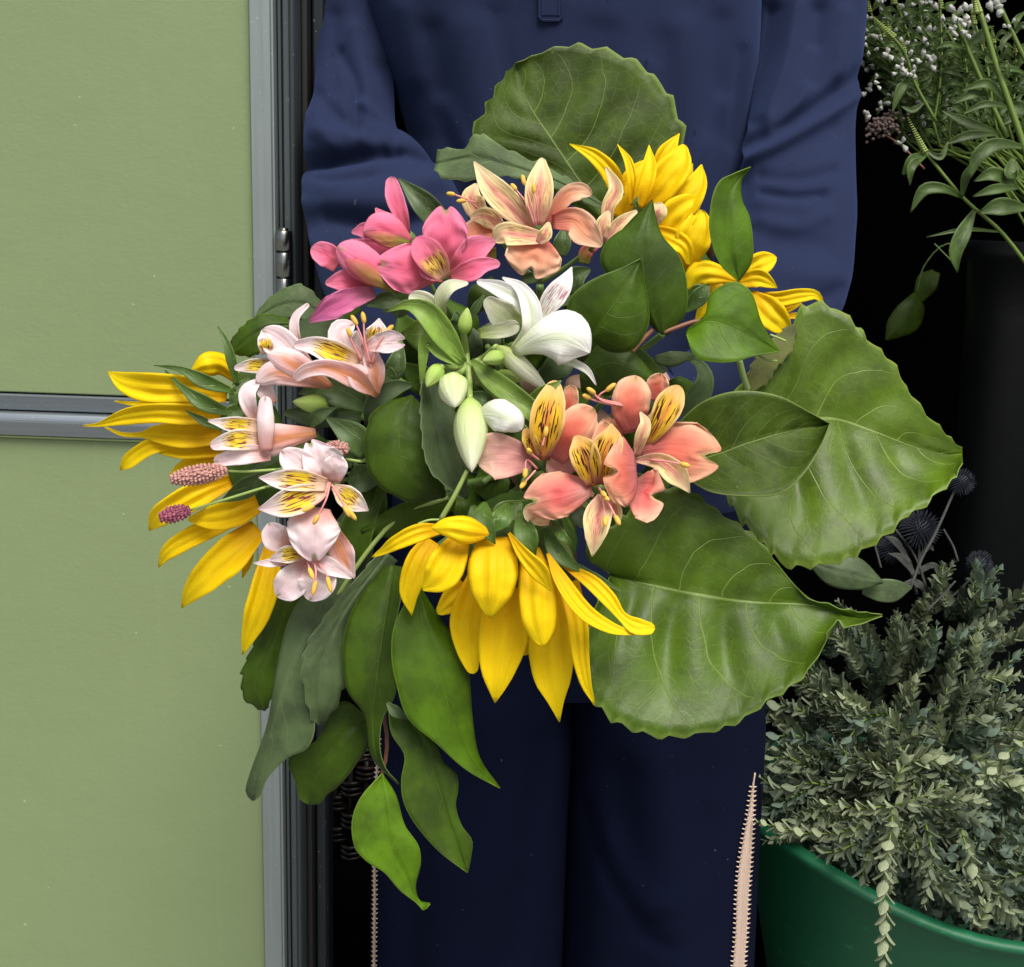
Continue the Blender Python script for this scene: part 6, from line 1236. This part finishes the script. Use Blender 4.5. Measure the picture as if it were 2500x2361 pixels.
obedient([(700, 620), (590, 420), (540, 270), (470, 180), (380, 90)], 1.40, [([(570, 400, 0), (520, 450, .6), (475, 575, .3)], [5, 24, 2]), ([(640, 520, 0), (580, 560, .4), (520, 540, .2)], [5, 16, 2])],
    [(520, 340, 3.4, 52), (500, 372, 3.6, 48), (552, 352, 3.9, 54), (588, 375, 4.6, 44), (570, 285, 1.5, 42), (628, 300, 1.4, 60), (672, 330, 1.2, 66), (410, 422, 3.3, 46), (640, 162, .6, 52), (530, 228, .3, 44), (462, 280, 3.4, 64)], ((480, 190), (380, 90), 18), 'short stem with the cluster of bright white florets next to the sleeve', 2.2)
fl_rest = [(430, 90), (460, 275), (740, 255), (360, 190), (620, 40), (400, 30), (730, 80), (360, 330), (480, 500), (600, 490), (540, 470), (720, 470), (440, 540), (350, 560), (330, 470), (760, 540), (640, 610), (780, 610), (520, 740), (690, 250), (560, 110), (360, 250), (1130, 420), (1060, 150), (680, 700), (580, 680), (420, 220), (700, 110), (480, 110)]
rb_ = random.Random(21)
for k in range(30):
    x0_, y0_ = rb_.uniform(480, 1150), rb_.uniform(500, 760); x1_ = x0_ - rb_.uniform(-40, 330); y1_ = rb_.uniform(-60, 330); x1_ = max(350, x1_)
    xm, ym = (x0_ + x1_) / 2 + 20, (y0_ + y1_) / 2; lv = []
    for q in (.04, .14, .24, .34, .44, .54, .64, .74, .84, .94):
        x, y = x0_ + (x1_ - x0_) * q, y0_ + (y1_ - y0_) * q
        for sg in (-1, 1):
            L = rb_.uniform(60, 120); lv.append(([(x, y, 0), (x + sg * L * .5, y - L * rb_.uniform(.1, .5), .6), (x + sg * L, y + rb_.uniform(-70, 40), 0)], [4, rb_.uniform(9, 17), 2]))
    fs = [(max(345, f[0] + rb_.uniform(-14, 14)), f[1] + rb_.uniform(-14, 14), rb_.uniform(0, 6.28), rb_.uniform(40, 62)) for f in fl_rest[k::30]]
    fs += [(max(345, x1_ + rb_.uniform(-50, 60)), max(10, y1_ + rb_.uniform(0, 120)), rb_.uniform(0, 6.28), rb_.uniform(30, 46)) for _ in range(1)]
    obedient([(rb_.uniform(1250, 1700), rb_.uniform(1000, 1500), -6), (x0_ * .6 + rb_.uniform(1150, 1450) * .4, y0_ * .6 + rb_.uniform(850, 1150) * .4, -4), (x0_, y0_), (xm, ym), (x1_, y1_)], rb_.uniform(1.42, 1.60 if k < 20 else 1.9), lv, fs, ((x1_ + 6, y1_ + 40), (x1_, y1_ - 40), 15), 'thin leafy stem with small white florets in the dim bunch at the upper right', 2.0)
dr_ = thing('dried_flower', gpH([(480, 690)], 1.42)[0], 'dusky pink dried flower cluster beside the sleeve, under the white florets', 'flower')
m = MB()
for k in range(150):
    x, y = 420 + rb_.gauss(0, 38), 640 + rb_.gauss(0, 34); x = max(345, x - (y - 640) * .5)
    V, Fc, UV = ellipsoid_vf(gpH([(x, y, rb_.uniform(0, 2.4))], 1.42)[0], np.array([.001, .002, .004]), .0022, 6, 5); m.add(V, Fc, UV)
m.build('flower_head', MT['dried'], dr_); ptube('stem', 'H', [(430, 680), (520, 740), (640, 860)], 1.43, [1.4], MT['redstem'], dr_)
dl = thing('broad_leaves', gpH([(560, 1700)], 1.55)[0], 'dim broad leaves hanging in the black gap right of the sleeve', 'foliage')
leaf('leaf', 'H', [(590, 1490, 0), (560, 1580, .5), (520, 1650, .4), (440, 1730, 0)], [(580, 1490), (500, 1560), (450, 1640), (440, 1725)], [(600, 1495), (640, 1570), (600, 1680), (450, 1735)], 1.75, MT['glossy'], dl, zl=-.4, zr=-.4)
leaf('leaf', 'H', [(690, 1380, 0), (640, 1440, .4), (610, 1480, .3), (590, 1560, 0)], [(680, 1370), (610, 1400), (590, 1470), (586, 1556)], [(720, 1390), (700, 1470), (650, 1520), (594, 1562)], 1.8, MT['glossy'], dl)
ptube('stem', 'H', [(600, 1490), (640, 1350), (760, 1240), (1000, 1330)], 1.76, [1.4], MT['stem'], dl); ptube('stem', 'H', [(690, 1240), (740, 1290), (790, 1340)], 1.5, [1], MT['stem'], dl)
